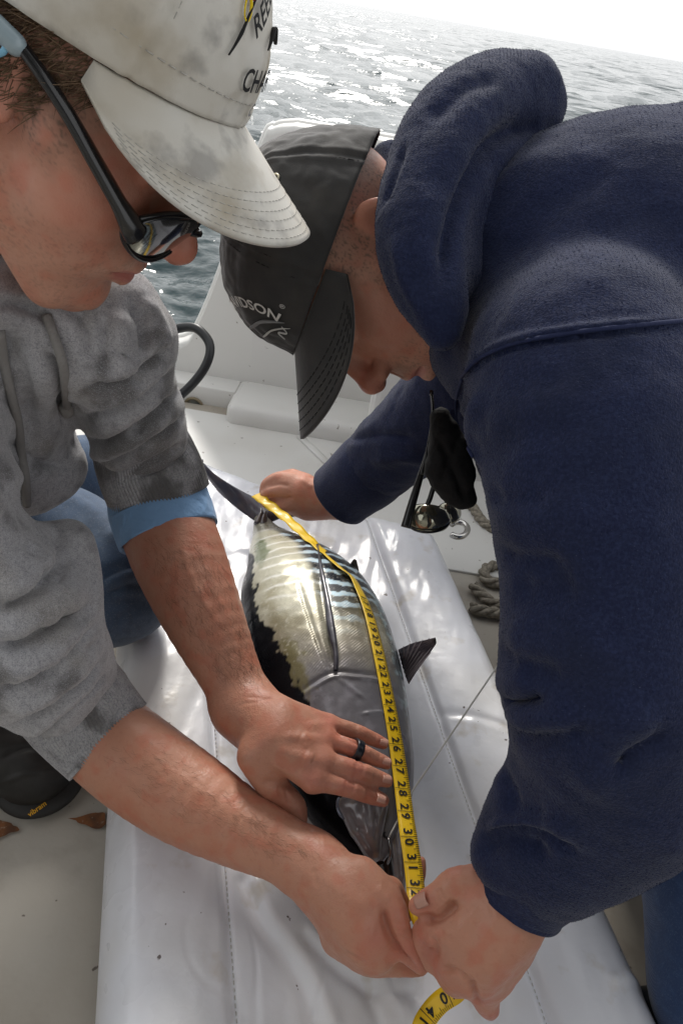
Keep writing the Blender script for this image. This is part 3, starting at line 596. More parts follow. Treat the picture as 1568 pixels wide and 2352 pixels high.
def put_on_tape(g2, ic, flip=False):
    """lettering: text x runs along the ribbon, text y across it"""
    a0 = np.interp(ic, np.arange(nT), arc); V = []
    for x, y, _ in g2.V:
        i = np.interp(a0 + x, arc, np.arange(nT)); V.append(tape_pt(i, y / HW, .0011))
    return Geo(V, [f for f in g2.F])
def bar(l, w0, w1, t): return Geo([(l - t, w0, 0), (l + t, w0, 0), (l + t, w1, 0), (l - t, w1, 0)], [[0, 1, 2, 3]])
for n, ic in idx_of.items():
    i0 = idx_of.get(n + 1); sp = (np.interp(i0, np.arange(nT), arc) - np.interp(ic, np.arange(nT), arc)) if i0 else .0254
    t = Geo()
    for q_, ch in enumerate(str(n)): t_ = text_geo(ch, .0125, .0003); t_.V[:, 0] += (-.0049, .0049)[q_]; t_.V[:, 1] -= .0008; t.join(t_)
    emit('inch_number', put_on_tape(t, ic), m_ink, tape, smooth=False)
    G = Geo(); G.join(put_on_tape(bar(0, -HW * .98, HW * .98, .0003), ic))
    for k in range(1, 12): ln_ = .52 if k == 6 else (.38 if k % 3 == 0 else .27); G.join(put_on_tape(bar(sp * k / 12, HW * (.98 - ln_ * 1.3), HW * .98, .00026), ic))
    emit('tick_marks', G, m_ink, tape, smooth=False, kind='stuff')

# ================================================================== HEADS
class Fr:
    """local frame of a head: x right, y forward, z up"""
    def __init__(s, f, u, nose, scale=1.):
        f = nrm(CAMR @ A(f, float)); u = CAMR @ A(u, float); u = nrm(u - (u @ f) * f); s.R = np.stack((np.cross(f, u), f, u), 1); s.k = scale; s.c = A(nose) - s.R @ (A((0, .130, -.021)) * scale)
    def w(s, p): return (np.asarray(p, float) * s.k) @ s.R.T + s.c
    def l(s, p): return ((np.asarray(p) - s.c) @ s.R) / s.k
def head_shape(fr, h, neck_to, neck_r, mo=0.):
    S = Shape(h); k = fr.k
    e = lambda c, r, kk=.02, sub=False, R=np.eye(3): S.ell(fr.w(c), fr.R @ R, A(r) * k, kk, sub)
    c = lambda a, b, ra, rb, kk=.015, sub=False: S.cone(fr.w(a), fr.w(b), ra * k, rb * k, kk, sub)
    e((0, -.006, .052), (.074, .096, .078)); e((0, .028, .015), (.066, .066, .072), .03)
    c((0, .052, -.03), (0, .060, -.082), .043, .031, .03); c((0, -.02, -.05), neck_l(fr, neck_to), .055, neck_r / k, .03)
    for s in (-1, 1):
        c((s * .057, .0, -.05), (s * .030, .068, -.098), .017, .017, .03); c((s * .06, .03, .002), (s * .042, .070, -.006), .015, .017, .02)
        c((s * .042, .052, -.036), (s * .036, .064, -.055), .026, .022, .03); c((s * .012, .091, .044), (s * .048, .073, .042), .0115, .012, .014)
    c((0, .082, -.098), (0, .080, -.104), .018, .015, .02); e((0, .080, -.046), (.031, .025, .024), .02)
    for s in (-1, 1):
        S.ball(fr.w((s * .034, .106, .021)), .0185 * k, .014, True); S.ball(fr.w((s * .033, .0765, .021)), .0145 * k, .006)
        c((s * .021, .0865, .023), (s * .046, .081, .022), .0055, .005, .004); c((s * .021, .085, .016), (s * .046, .079, .0165), .0045, .0042, .004)
    c((0, .093, .030), (0, .116, -.014), .0085, .0105, .012); c((0, .119, -.018), (0, .1175, -.021), .0118, .0112, .006)
    for s in (-1, 1):
        c((s * .0115, .108, -.023), (s * .0145, .099, -.022), .0088, .008, .006); S.ball(fr.w((s * .0075, .110, -.0325)), .0042 * k, .003, True)
        c((s * .019, .098, -.020), (s * .021, .094, -.028), .0015, .0015, .004, True)
    for s in (-1, 1):
        c((s * .022, .090, -.0565), (s * .005, .1015, -.0525), .0045, .0068, .006); c((s * .021, .0885, -.0605 - mo * .6), (s * .004, .0985 - mo * .3, -.066 - mo), .0048, .0080, .006)
    c((0, .103, -.036), (0, .1045, -.047), .0025, .002, .004, True)
    for s in (-1, 1): c((s * .025, .094, -.0585), (0, .110, -.0590 - mo * .5), .0016, .0022 + mo * .45, .003, True)
    c((-.014, .100, -.078 - mo), (.014, .100, -.078 - mo), .003, .003, .008, True)
    for s in (-1, 1):  # ears
        Re = A(((math.cos(.35 * s), -math.sin(.35 * s), 0), (math.sin(.35 * s), math.cos(.35 * s), 0), (0, 0, 1)))
        e((s * .079, -.010, .006), (.006, .019, .031), .006, False, Re); e((s * .085, -.006, .010), (.006, .011, .018), .004, True, Re); c((s * .073, .002, .0), (s * .076, .004, -.006), .006, .005, .005)
        c((s * .076, -.004, -.022), (s * .076, -.006, -.026), .0075, .007, .006)
    return S
def neck_l(fr, w): return fr.l(A(w))
def skin_cols(V, fr=None, base=(.46, .245, .165), red=1., stubble=.5, redpts=()):
    n = noise(V, 30, 3, 21); n2 = noise(V, 150, 2, 22); c = np.tile(A(base), (len(V), 1)); c = mixc(c, A(base) * A((.96, .72, .66)), sstep(-.1, .5, n) * .5 * red); c = mixc(c, A(base) * 1.12, sstep(.15, .5, n2) * .25)
    c = mixc(c, A(base) * A((.80, .62, .55)), sstep(.2, .5, noise(V, 260, 2, 23)) * .30)
    c = mixc(c, A(base) * A((1.0, .62, .55)), sstep(.05, .45, noise(V, 55, 2, 27)) * .45)
    for q_, r_ in redpts: c = mixc(c, A((.50, .16, .115)), .6 * np.exp(-(((V - q_) ** 2).sum(1)) / r_ ** 2))
    if fr is not None:
        L = fr.l(V); ax = np.abs(L[:, 0]); bl = lambda p, r: np.exp(-(((ax - p[0]) / r) ** 2 + ((L[:, 1] - p[1]) / r) ** 2 + ((L[:, 2] - p[2]) / r) ** 2))
        c = mixc(c, A((.50, .17, .12)), .65 * bl((.0, .118, -.018), .022) * red + .5 * bl((.048, .062, -.015), .03) * red); c = mixc(c, A((.46, .16, .115)), .55 * bl((.078, -.008, .006), .03))
        lipd = np.minimum(np.abs(L[:, 2] + .0525), np.abs(L[:, 2] + .066)); lip = sstep(.009, .005, np.abs(L[:, 2] + .0595)) * sstep(.026, .018, ax) * sstep(.088, .094, L[:, 1]); c = mixc(c, A((.40, .13, .11)), lip * .85)
        beard = sstep(-.020, -.04, L[:, 2] + .25 * (ax - .03) - .04 * np.clip((.05 - L[:, 1]) * 5, 0, 1)) * sstep(-.13, -.11, L[:, 2]) * (1 - lip); spk = sstep(.05, .4, noise(V, 520, 2, 24) + .35 * n2); c = mixc(c, A((.15, .085, .06)), beard * stubble * (.28 + .5 * spk))
        hm = sstep(.058, .035, L[:, 1] + .25 * noise(V, 60, 2, 29) * .05) * sstep(-.025, .0, L[:, 2]) * sstep(.045, .055, ax) * sstep(.079, .075, ax); c = mixc(c, A((.12, .085, .065)), hm * (.35 + .5 * spk))
        ub = sstep(.09, .1, L[:, 1]) * sstep(.008, .0, np.abs(L[:, 2] + .042) - .004) * sstep(.03, .022, ax); c = mixc(c, A((.12, .07, .05)), ub * stubble * .5)
        eyel = sstep(.0028, .001, np.abs(L[:, 2] - .0195)) * sstep(.05, .046, ax) * sstep(.018, .021, ax) * sstep(.075, .079, L[:, 1]); c = mixc(c, A((.05, .03, .025)), eyel * .8)
        br = sstep(.006, .003, np.abs(L[:, 2] - .047 + .1 * np.clip(ax - .035, 0, 1))) * sstep(.056, .05, ax) * sstep(.010, .014, ax) * sstep(.07, .075, L[:, 1]) * sstep(-.3, .2, n2 + noise(V * A((1, 1, 1)), 420, 1, 26)); c = mixc(c, A((.09, .05, .03)), br * .85)
    return np.clip(c, 0, 1)
skin_bump = (('noise', 900, .3, .0007), ('noise', 260, .35, .0013), ('vor', 620, .22, .0006), ('noise', 60, .05, .002))
m_skin = mat('skin', attr='col', rough=.42, spec=.5, roughvar=(45, .38, .6), sss=.15, ssr=(.006, .0022, .0012), bump=skin_bump)

# caps --------------------------------------------------------------------------------------------
class Cap:
    def __init__(s, fr, a=.083, b=.106, top=.168, front=.070, back=.028, yc=-.004, tilt=0, flat=.78):
        s.fr = fr; s.a, s.b, s.top, s.front, s.back, s.yc, s.flat = a, b, top, front, back, yc, flat
    def rimz(s, th): f = .5 + .5 * np.cos(th); return s.back + (s.front - s.back) * f ** .8
    def loc(s, th, ph):
        """ph 0 rim .. 1 crown button"""
        th = np.asarray(th, float); ph = np.asarray(ph, float); ang = ph * math.pi / 2; r = np.cos(ang) ** s.flat; z = np.sin(ang) ** .92; z0 = s.rimz(th)
        lean = -.004 * np.cos(th) * np.sin(ang * 2)
        return np.stack((np.sin(th) * s.a * r, s.yc + np.cos(th) * s.b * r + lean, z0 + (s.top - z0) * z), -1)
    def pt(s, th, ph, off=0.):
        p = s.fr.w(s.loc(th, ph)); e = 1e-3; a = s.fr.w(s.loc(th + e, ph)); b = s.fr.w(s.loc(th, min(ph + e, .999))); n = np.cross(a - p, b - p); n = n / max(np.linalg.norm(n), 1e-12)
        if n @ (p - s.fr.w((0, 0, .06))) < 0: n = -n
        return p + n * off
    def crown(s, wr=.0012, seed=1):
        def fn(u, v): return s.fr.w(s.loc(u * 2 * math.pi, v * .985))
        g = grid(fn, 220, 70, closeu=True); N = g.normals(); cen = s.fr.w((0, 0, .06))
        if ((g.V - cen) * N).sum() < 0: g.F = g.F[:, ::-1].copy(); N = -N
        th = np.repeat(np.linspace(0, 2 * math.pi, 220, endpoint=False), 70); ph = np.tile(np.linspace(0, 1, 70) * .985, 220)
        seam = np.min([np.abs((th - t + math.pi) % (2 * math.pi) - math.pi) for t in s.seams()], 0); pil = -.0016 * np.exp(-(seam / .022) ** 2) + .0010 * np.exp(-((seam - .06) / .03) ** 2)
        low = np.exp(-(ph / .06) ** 2) * .0012; fold = wr * (noise(g.V * A((1, 1, .8)), 28, 2, seed) * 1.5 + 1.2 * np.abs(noise(g.V, 55, 2, seed + 3)))
        g.V = g.V + N * (pil + low + fold)[:, None]; s.N0 = N; return solid(g, .0022)
    def seams(s): return [0, 1.05, 2.1, math.pi, -2.1, -1.05]
    def visor_pt(s, q, t, L, wid, bend, droop, lift=0.):
        th = q * wid; base = s.loc(th, .0) ; d = A((.42 * math.sin(th), 1., 0)); d = d / np.linalg.norm(d); ext = L * max(0., 1 - abs(q) ** 2.6) ** .5
        p = base + d * ext * t; x = p[0]; p = p + A((0, -.002, -droop * t * ext - bend * x * x * min(1., t * 1.6 + .12) + lift)); return s.fr.w(p)
    def visor(s, L=.072, wid=1.12, bend=3.2, droop=.25):
        s.vp = (L, wid, bend, droop)
        g = grid(lambda u, v: s.visor_pt(-1 + 2 * u, v, L, wid, bend, droop), 70, 26)
        N = g.normals()
        if (N[35 * 26 + 12] @ s.fr.R[:, 2]) < 0: g.F = g.F[:, ::-1].copy()
        return solid(g, .0032)
    def vis_row(s, t, n=60, off=.0006): return [s.visor_pt(q, t, *s.vp, lift=off) for q in np.linspace(-.93, .93, n)]
    def write(s, g2, th0, ph0, rot=0., off=.0016, arc=0.):
        """lettering wrapped onto the crown: text x to the wearer's left"""
        V = []; ca, sa = math.cos(rot), math.sin(rot)
        for x, y, _ in g2.V:
            if arc: x, y = (arc + y) * math.sin(x / arc), (arc + y) * math.cos(x / arc) - arc
            X, Y = ca * x - sa * y, sa * x + ca * y; V.append(s.pt(th0 - X / s.b, ph0 + Y / .13, off))
        return Geo(V, g2.F)
def dashes(pts, r, on=2, off=1):
    pts = A(pts); G = Geo(); i = 0
    while i + on < len(pts): G.join(tube(pts[i:i + on + 1], r, 4)); i += on + off
    return G

# ---- kneeling person in grey: head seen from his right, bent right down over the fish
FL_ = Fr((.69, -.63, -.33), (.65, .58, .47), P(436, 603, .525), 1.03)
FR_ = Fr((-.19, -.975, -.06), (-.96, .18, .13), P(856, 906, .665), .97)
left_man = thing('person', tuple(P(60, 900, .75) * A((1, 1, 0)) + A((0, 0, .09))), 'person in grey hooded sweatshirt, rolled sleeves and jeans kneeling with both hands on the fish', 'person')
right_man = thing('person', tuple(PZ(1600, 2000, 0)), 'person in navy fleece hoodie bent over holding the yellow tape at tail and jaw', 'person')
def colour(o_geo, fr=None, **k): o_geo.attr['col'] = skin_cols(o_geo.V, fr, **k); return o_geo
LNECK = P(-160, 560, .64); RNECK = P(1180, 680, .74)
gL = head_shape(FL_, .0016, LNECK, .062).mesh(2); colour(gL, FL_, base=(.58, .30, .21), red=1.3, stubble=.5)
gR = head_shape(FR_, .0016, RNECK, .056, .007).mesh(2); colour(gR, FR_, base=(.62, .32, .225), red=1.3, stubble=.8)

m_wcap = mat('off_white_cotton', (.62, .60, .55), .85, sheen=.2, vary=((22, 4, .48, .68, (.36, .31, .23), .75), (38, 4, .55, .7, (.24, .23, .22), .6), (9, 3, .5, .7, (.44, .37, .26), .6)), bump=(('noise', 1500, .25, .0006), ('noise', 120, .15, .0018)))
m_bcap = mat('faded_black_cotton', (.030, .029, .029), .85, sheen=.35, vary=((25, 4, .45, .7, (.055, .05, .045), .7),), bump=(('noise', 1400, .3, .0006), ('noise', 90, .2, .002)))
m_wst = mat('pale_thread', (.47, .455, .42), .9); m_bst = mat('black_thread', (.010, .010, .010), .9); m_blk = mat('black_embroidery', (.015, .015, .016), .8, bump=(('noise', 900, .5, .001),))
m_red = mat('red_embroidery', (.42, .015, .02), .8, bump=(('noise', 900, .5, .001),)); m_grn = mat('green_embroidery', (.10, .16, .05), .8); m_yel = mat('yellow_embroidery', (.75, .55, .01), .8); m_wht = mat('white_embroidery', (.62, .61, .58), .8, bump=(('noise', 900, .5, .001),)); m_gry = mat('grey_embroidery', (.22, .22, .22), .8)

capL = Cap(FL_, a=.082, b=.102, top=.160, front=.074, back=.016); rootL = thing('baseball_cap', tuple(FL_.w((0, 0, .06))), 'stained off-white baseball cap with embroidered lettering worn by the person in grey', 'cap')
emit('crown', capL.crown(.0014, 31), m_wcap, rootL); vL = emit('visor', capL.visor(.083, 1.22, 2.5, .20), m_wcap, rootL)
emit('button', Shape(.0015).ell(FL_.w((0, -.004, .161)), FL_.R, (.008, .008, .005)).mesh(1), m_wcap, rootL)
for k, t in enumerate((.55, .63, .71, .79, .87, .94)): emit('visor_stitching', dashes(capL.vis_row(t, 150, .0001), .00032, 2, 1), m_wst, vL, kind='stuff')
for th in (1.05, -1.05, 2.1, -2.1): 
    for o in (-.05, .05): emit('seam_stitching', dashes([capL.pt(th + o, q, .0004) for q in np.linspace(.0, .9, 70)], .0004, 2, 1), m_wst, rootL, kind='stuff')
for row in (.10,): emit('sweatband_stitching', dashes([capL.pt(t, row, .0006) for t in np.linspace(-math.pi, math.pi, 260)], .0004, 2, 1), m_wst, rootL, kind='stuff')
W = lambda s, size, th, ph, m, rot=0., arc=0., bold=.0003: emit('lettering', capL.write(text_geo(s, size, bold), th, ph, rot, .0034, arc), m, rootL, smooth=False)
def curve_on(cap, pts, r, m, name, root, off=.003):
    q = catmull(pts, 8); emit(name, tube([cap.pt(a, b, off) for a, b in q], r if np.isscalar(r) else np.interp(np.linspace(0, 1, len(q)), np.linspace(0, 1, len(r)), r), 6, flat=.5), m, root)
W('REEL', .0165, .30, .46, m_blk, .75); W('SC', .0165, .10, .63, m_blk, .55); W('CHAR', .0165, .18, .20, m_blk, .08); W('C', .010, .10, .085, m_gry, 0)
curve_on(capL, [(.60, .24), (.55, .33), (.50, .42), (.38, .55), (.22, .70), (.06, .82)], [.0009, .0018, .0012, .001, .0012, .0012], m_blk, 'embroidered_rod', rootL)
curve_on(capL, [(.48, .47), (.37, .565), (.25, .68), (.12, .78)], [.0012, .0042, .0045, .001], m_red, 'embroidered_flag', rootL)
curve_on(capL, [(.53, .48), (.42, .585), (.28, .71), (.10, .82)], .0012, m_grn, 'embroidered_edge', rootL)
curve_on(capL, [(.53 + .035 * math.cos(a), .43 + .045 * math.sin(a)) for a in np.linspace(0, 2 * math.pi, 12)], .0010, m_yel, 'embroidered_reel', rootL)
curve_on(capL, [(.16, .33), (.10, .38), (.04, .42), (-.05, .36)], [.0006, .0016, .0022, .0012], m_blk, 'embroidered_fin', rootL)

capR = Cap(FR_, a=.086, b=.109, top=.152, front=.064, back=.022); rootR = thing('baseball_cap', tuple(FR_.w((0, 0, .06))), 'faded black baseball cap with white arched lettering worn by the person in navy', 'cap')
emit('crown', capR.crown(.0022, 41), m_bcap, rootR); vR = emit('visor', capR.visor(.085, 1.12, 3.4, .26), m_bcap, rootR)
for t in (.5, .6, .7, .8, .9): emit('visor_stitching', dashes(capR.vis_row(t, 110, .0003), .0004, 2, 1), m_bst, vR, kind='stuff')
for th in (-1.05, -2.1):
    for o in (-.05, .05): emit('seam_stitching', dashes([capR.pt(th + o, q, .0004) for q in np.linspace(.0, .9, 70)], .0005, 2, 1), m_bst, rootR, kind='stuff')
emit('eyelet', tube([capR.pt(-1.80 + .036 * math.cos(a), .40 + .030 * math.sin(a), .0022) for a in np.linspace(0, 2 * math.pi, 24, endpoint=False)], .0012, 8, closed=True), mat('brass_eyelet', (.42, .38, .28), .3, 1), rootR)
emit('eyelet_hole', Shape(.0008).ell(capR.pt(-1.80, .40, .0005), np.eye(3), (.0035, .0035, .0035)).mesh(1), m_bst, rootR)
emit('lettering', capR.write(text_geo('DAVIDSON', .0150, .0003), -.48, .40, -.78, .0034, .040), m_wht, rootR, smooth=False)
emit('lettering', capR.write(text_geo('®', .006, 0), -.72, .14, -1.5, .0034, 0), m_wht, rootR, smooth=False)
curve_on(capR, [(-.56, .10), (-.50, .18), (-.40, .25), (-.2, .30)], [.0005, .0025, .0035, .0035], m_gry, 'embroidered_wing', rootR)
curve_on(capR, [(-.52, .06), (-.46, .12), (-.36, .17), (-.2, .20)], [.0005, .0014, .002, .002], m_wht, 'embroidered_wing', rootR)
curve_on(capR, [(-.50, .11), (-.44, .07), (-.40, .12), (-.34, .07)], .0009, m_wht, 'embroidered_line', rootR)

# ---- sunglasses worn by the person in grey
m_black = mat('black_plastic', (.012, .012, .013), .22, coat=.4); m_lens = mat('smoked_lens', (.02, .022, .025), .05, coat=1, metal=.3)
sg = thing('sunglasses', tuple(FL_.w((0, .1, .0))), 'black wraparound sunglasses on the face of the person in grey', 'sunglasses')
dep = lambda p: float(-(CAMR.T @ (A(p) - CAMC))[2])
for s in (-1, 1):
    q = [(s * .080, -.030, .030), (s * .082, -.005, .034), (s * .081, .03, .026), (s * .078, .06, .014), (s * .073, .086, .002), (s * .066, .098, -.006)]
    arm = catmull([FL_.w(a) for a in q], 8); rr = np.interp(np.linspace(0, 1, len(arm)), [0, .3, .75, .9, 1], [.0036, .0052, .0068, .0100, .0105]); emit('temple_arm', tube(arm, rr, 12, flat=.75), m_black, sg)
def lens_fn(s, u, v, k=1.):
    a = (u - .5) * 2; b = (v - .5) * 2; rx = .033; rz = .021 * (1 - .25 * a * a); x = s * (.036 + a * rx * k); z = -.006 + b * rz * math.sqrt(max(0, 1 - abs(a) ** 3.2)) * k; y = .117 - 5.2 * (abs(x) - .0) ** 2 - .10 * (-b) * .02 - .25 * (z + .006) ** 2 * 10; return FL_.w((x, y, z))
for s in (-1, 1):
    g = grid(lambda u, v: lens_fn(s, u, v), 30, 16); emit('lens', solid(g, .0018), m_lens, sg)
    ring = [lens_fn(s, .5 + .5 * math.cos(a), .5 + .5 * math.sin(a) * 1.0, 1.03) for a in np.linspace(0, 2 * math.pi, 60, endpoint=False)]
    ring = [FL_.w((s * (.036 + .034 * math.cos(a)), .1165 - 5.2 * (.036 + .034 * math.cos(a)) ** 2, -.006 + .0215 * math.sin(a) * (1 - .25 * math.cos(a) ** 2))) for a in np.linspace(0, 2 * math.pi, 60, endpoint=False)]
    emit('rim', tube(ring, .0021, 8, closed=True), m_black, sg)
emit('bridge', tube(catmull([FL_.w(q) for q in ((-.008, .116, -.002), (0, .122, .0), (.008, .116, -.002))], 6), .0028, 8), m_black, sg)
ct = [FL_.w(q) for q in ((.084, -.075, .018), (.086, -.05, .028), (.083, -.028, .038), (.085, -.012, .034), (.087, -.006, .026), (.087, -.02, .012), (.086, -.045, .004), (.083, -.075, .0))]
m_cord = mat('clear_rubber_cord', (.30, .38, .42), .3, coat=.4); cord = thing('glasses_cord', tuple(FL_.w((.085, -.03, .02))), 'grey and light blue rubber retainer cord on the sunglasses by the ear', 'cord')
emit('cord_loop', tube(catmull(ct[:4], 8), .0022, 8), m_cord, cord); emit('cord_tail', tube(catmull(ct[3:], 8), .0020, 8), mat('light_blue_rubber', (.22, .48, .66), .35), cord)
emit('cord_clamp', Shape(.001).cone(FL_.w((.085, -.016, .033)), FL_.w((.084, -.004, .033)), .0062, .0062, .003).mesh(1), m_cord, cord)

# ---- hair showing under the cap of the person in grey
G = Geo(); hb = gL.bvh()
for k in range(2600):
    y = rng.uniform(-.085, .062); z = rng.uniform(.008, .075) + (.012 if y > .03 else 0)
    if y > .022 and z < .030 + (y - .022) * .5: continue
    if z < .018 and y > -.02 and y < .02 and rng.random() < .5: continue
    p = FL_.w((.12, y, z)); h = hb.ray_cast(Vector(p), Vector(-FL_.R[:, 0]), .1)
    if h[0] is None: continue
    q = A(h[0]); n = A(h[1]); d = FL_.R @ nrm(A((rng.normal(0, .2), -.55 + rng.normal(0, .35), -.8 + rng.normal(0, .25)))); ln_ = rng.uniform(.010, .022); cv = FL_.R @ A((.3, rng.normal(0, .5), .2))
    pts = [q - n * .001 + d * ln_ * t + n * (.0035 * math.sin(t * 2.2)) + cv * ln_ * .35 * t * t for t in (0, .33, .66, 1)]
    G.join(tube(pts, [.00030, .00034, .00026, .00008], 3, caps=False))
m_hair = mat('brown_hair', (.11, .065, .035), .45, vary=((200, 2, .4, .6, (.20, .13, .075), .8),)); emit('hair', G, m_hair, left_man)

# ---- teeth and eyelashes of the person in navy
m_teeth = mat('teeth', (.62, .58, .48), .25, coat=.4)
for k in range(-3, 4): emit('tooth', Shape(.0007).ell(FR_.w((k * .0062, .0955 - .018 * abs(k * .0062) / .02, -.0605)), FR_.R, (.0031, .0022, .0042), .001).mesh(1), m_teeth, right_man)
def lashes(fr, sx, n=22):
    G = Geo()
    for k in range(n):
        t = k / (n - 1); b = A((sx * (.022 + .026 * t), .0905 - .010 * t * t, .0195)); d = A((sx * (.1 + .5 * t), 1., -.25)); d = d / np.linalg.norm(d); G.join(tube([fr.w(b), fr.w(b + d * .004 + A((0, 0, -.0006))), fr.w(b + d * .0075)], [.0003, .00022, .00008], 3, caps=False))
    return G
emit('eyelashes', lashes(FR_, -1), m_hair, right_man); emit('eyelashes', lashes(FL_, 1), m_hair, left_man)

# ================================================================== ARMS AND HANDS
def nail(tip, back, nrmv, w=.0042, l=.0045):
    t = nrm(A(tip) - A(back)); n = nrm(A(nrmv) - (A(nrmv) @ t) * t); b = np.cross(n, t)
    return grid(lambda u, v: A(tip) + b * w * (u - .5) * 2 * (1 - .25 * (v - .3) ** 2) + t * l * (v - .6) * 2 * 1.0 + n * (.0005 - .0022 * ((u - .5) * 2) ** 2), 9, 9)
def on(bvh, x, y, up):
    r = nrm(CAMR @ A(((x - CXP) / FPX, -(y - CYP) / FPX, -1.))); h = bvh.ray_cast(Vector(CAMC), Vector(r), 4); return A(h[0]) - A(r) * up if h[0] is not None else None
tocam = lambda p: nrm(CAMC - A(p))
NAILS = []
# hand flat on the fish (left hand of the person in grey)
S = Shape(.0016)
S.px([(335, 1080, .83, 100), (372, 1180, .80, 104), (415, 1290, .775, 104), (470, 1420, .745, 90), (520, 1530, .725, 73), (556, 1605, .712, 66)], .02, fine=4)
def fing(S, L, k=.006): S.pz(L, k, fine=3)
pal = [((752, 1664, .226, 24)), ((742, 1698, .232, 27)), ((738, 1748, .233, 28)), ((716, 1792, .228, 27))]
for x, y, z, r in pal: S.chain([(P(552, 1612, .712), 50 * .71 / FPX), (PZ((552 + x) / 2 - 6, (1612 + y) / 2 + 4, .238), 38 * .705 / FPX), (PZ(x, y, z), r * .70 / FPX)], .016)
S.px([(566, 1640, .715, 62), (610, 1690, .705, 62), (640, 1720, .70, 58)], .02)
fing(S, [(752, 1664, .226, 20), (808, 1678, .222, 18.5), (852, 1696, .214, 16.5), (880, 1708, .208, 13.5)])
fing(S, [(742, 1698, .232, 21), (806, 1718, .230, 20), (856, 1740, .220, 18), (887, 1753, .212, 14.5)])
fing(S, [(738, 1748, .233, 22), (815, 1767, .229, 21), (860, 1784, .219, 18.5), (888, 1794, .212, 15)])
fing(S, [(716, 1792, .228, 23), (789, 1806, .223, 22), (848, 1827, .211, 19), (879, 1838, .204, 15.5)])
S.pz([(592, 1736, .224, 48), (618, 1790, .208, 38), (645, 1822, .195, 31), (676, 1852, .185, 27), (684, 1884, .176, 22)], .012, fine=3)
g1 = S.mesh(5); colour(g1, base=(.44, .205, .135), red=1.2, redpts=[(PZ(x, y, .235), .012) for x, y in ((752, 1664), (742, 1698), (738, 1748), (716, 1792), (812, 1719), (822, 1768), (800, 1808))] + [(PZ(x, y, .212), .011) for x, y in ((886, 1708), (890, 1753), (890, 1794), (880, 1838), (684, 1884))])
g1.strokes([([(700, 1668), (752, 1662), (790, 1672)], .005, .0012), ([(640, 1690), (700, 1694), (745, 1698)], .005, .0016), ([(630, 1720), (690, 1738), (742, 1748)], .005, .0017), ([(620, 1750), (670, 1775), (718, 1792)], .005, .0014),
    ([(765, 1682), (800, 1698), (850, 1718)], .0024, -.0015), ([(765, 1722), (810, 1742), (860, 1762)], .0024, -.0015), ([(755, 1770), (800, 1786), (860, 1806)], .0024, -.0015),
    ([(812, 1660), (806, 1694)], .0016, -.0009), ([(818, 1662), (812, 1696)], .0016, -.0009), ([(822, 1748), (816, 1786)], .0016, -.001), ([(830, 1750), (824, 1788)], .0016, -.001), ([(838, 1752), (832, 1790)], .0016, -.001), ([(796, 1788), (790, 1826)], .0016, -.001), ([(804, 1790), (798, 1828)], .0016, -.001), ([(812, 1792), (806, 1830)], .0016, -.001),
    ([(560, 1600), (600, 1604), (630, 1606)], .0018, -.0007), ([(545, 1618), (590, 1612), (628, 1602)], .0018, -.0006), ([(600, 1795), (640, 1800), (700, 1812)], .004, -.0025), ([(640, 1812), (650, 1845)], .002, -.0012), ([(655, 1815), (665, 1850)], .002, -.0012),
    ([(480, 1240), (490, 1340), (530, 1440), (560, 1540)], .004, .0008), ([(420, 1250), (440, 1330), (500, 1430)], .0035, .001), ([(690, 1692), (705, 1704), (698, 1718)], .006, .0018), ([(700, 1735), (718, 1745)], .007, .0018)])
g1.strokes([([(x0 + o - dx / 2, y0 - dy / 2), (x0 + o + 2, y0), (x0 + o + dx / 2, y0 + dy / 2)], .0011, -.0009) for (x0, y0), (dx, dy) in (((806, 1678), (-6, 30)), ((812, 1719), (-7, 34)), ((822, 1768), (-7, 36)), ((800, 1808), (-7, 38)), ((850, 1695), (-5, 26)), ((858, 1740), (-6, 30)), ((866, 1785), (-6, 32)), ((850, 1827), (-6, 32))) for o in (-9, -4, 1, 6, 11)])
g1.push(.0003 * noise(g1.V, 90, 2, 5) + .0003 * np.abs(noise(g1.V, 300, 2, 55)))
for (x, y, z), (bx, by) in (((884, 1704, .2105), (852, 1694)), ((890, 1748, .216), (856, 1738)), ((891, 1788, .216), (860, 1780)), ((878, 1834, .2125), (848, 1824))):
    p = PZ(x, y, z + .004); NAILS.append((nail(p, PZ(bx, by, z + .008), A((.1, -.1, 1))), left_man))
# gripping hand at the jaw (right hand of the person in grey)
S = Shape(.0016)
S.px([(150, 1600, .73, 104), (240, 1690, .705, 106), (330, 1762, .685, 108), (430, 1830, .668, 103), (540, 1895, .65, 86), (640, 1945, .635, 73), (712, 1985, .625, 68)], .02, fine=4)
S.px([(716, 1990, .622, 64), (770, 2035, .605, 74), (815, 2085, .592, 78), (838, 2130, .588, 72), (856, 2170, .588, 60)], .02, fine=3)
S.px([(745, 2060, .615, 50), (795, 2140, .603, 50), (845, 2195, .600, 36), (895, 2212, .602, 26), (945, 2222, .606, 20), (968, 2226, .61, 14)], .014, fine=3)
S.px([(830, 2020, .60, 48), (880, 2062, .588, 40), (908, 2100, .58, 30), (918, 2140, .578, 27), (940, 2185, .58, 26), (966, 2214, .588, 22)], .010, fine=3)
S.px([(900, 2040, .605, 24), (918, 2065, .61, 20), (932, 2100, .612, 18)], .01); S.px([(930, 2095, .625, 18), (955, 2040, .645, 15), (966, 1995, .65, 13), (967, 1978, .652, 11)], .006, fine=2)
S.px([(780, 2150, .618, 44), (850, 2185, .615, 40), (905, 2170, .61, 34)], .015)
g2 = S.mesh(4); colour(g2, base=(.48, .23, .15), red=1., redpts=[(P(x, y, d), .014) for x, y, d in ((860, 2165, .56), (830, 2120, .545), (905, 2110, .56), (940, 2190, .565), (965, 2220, .575))])
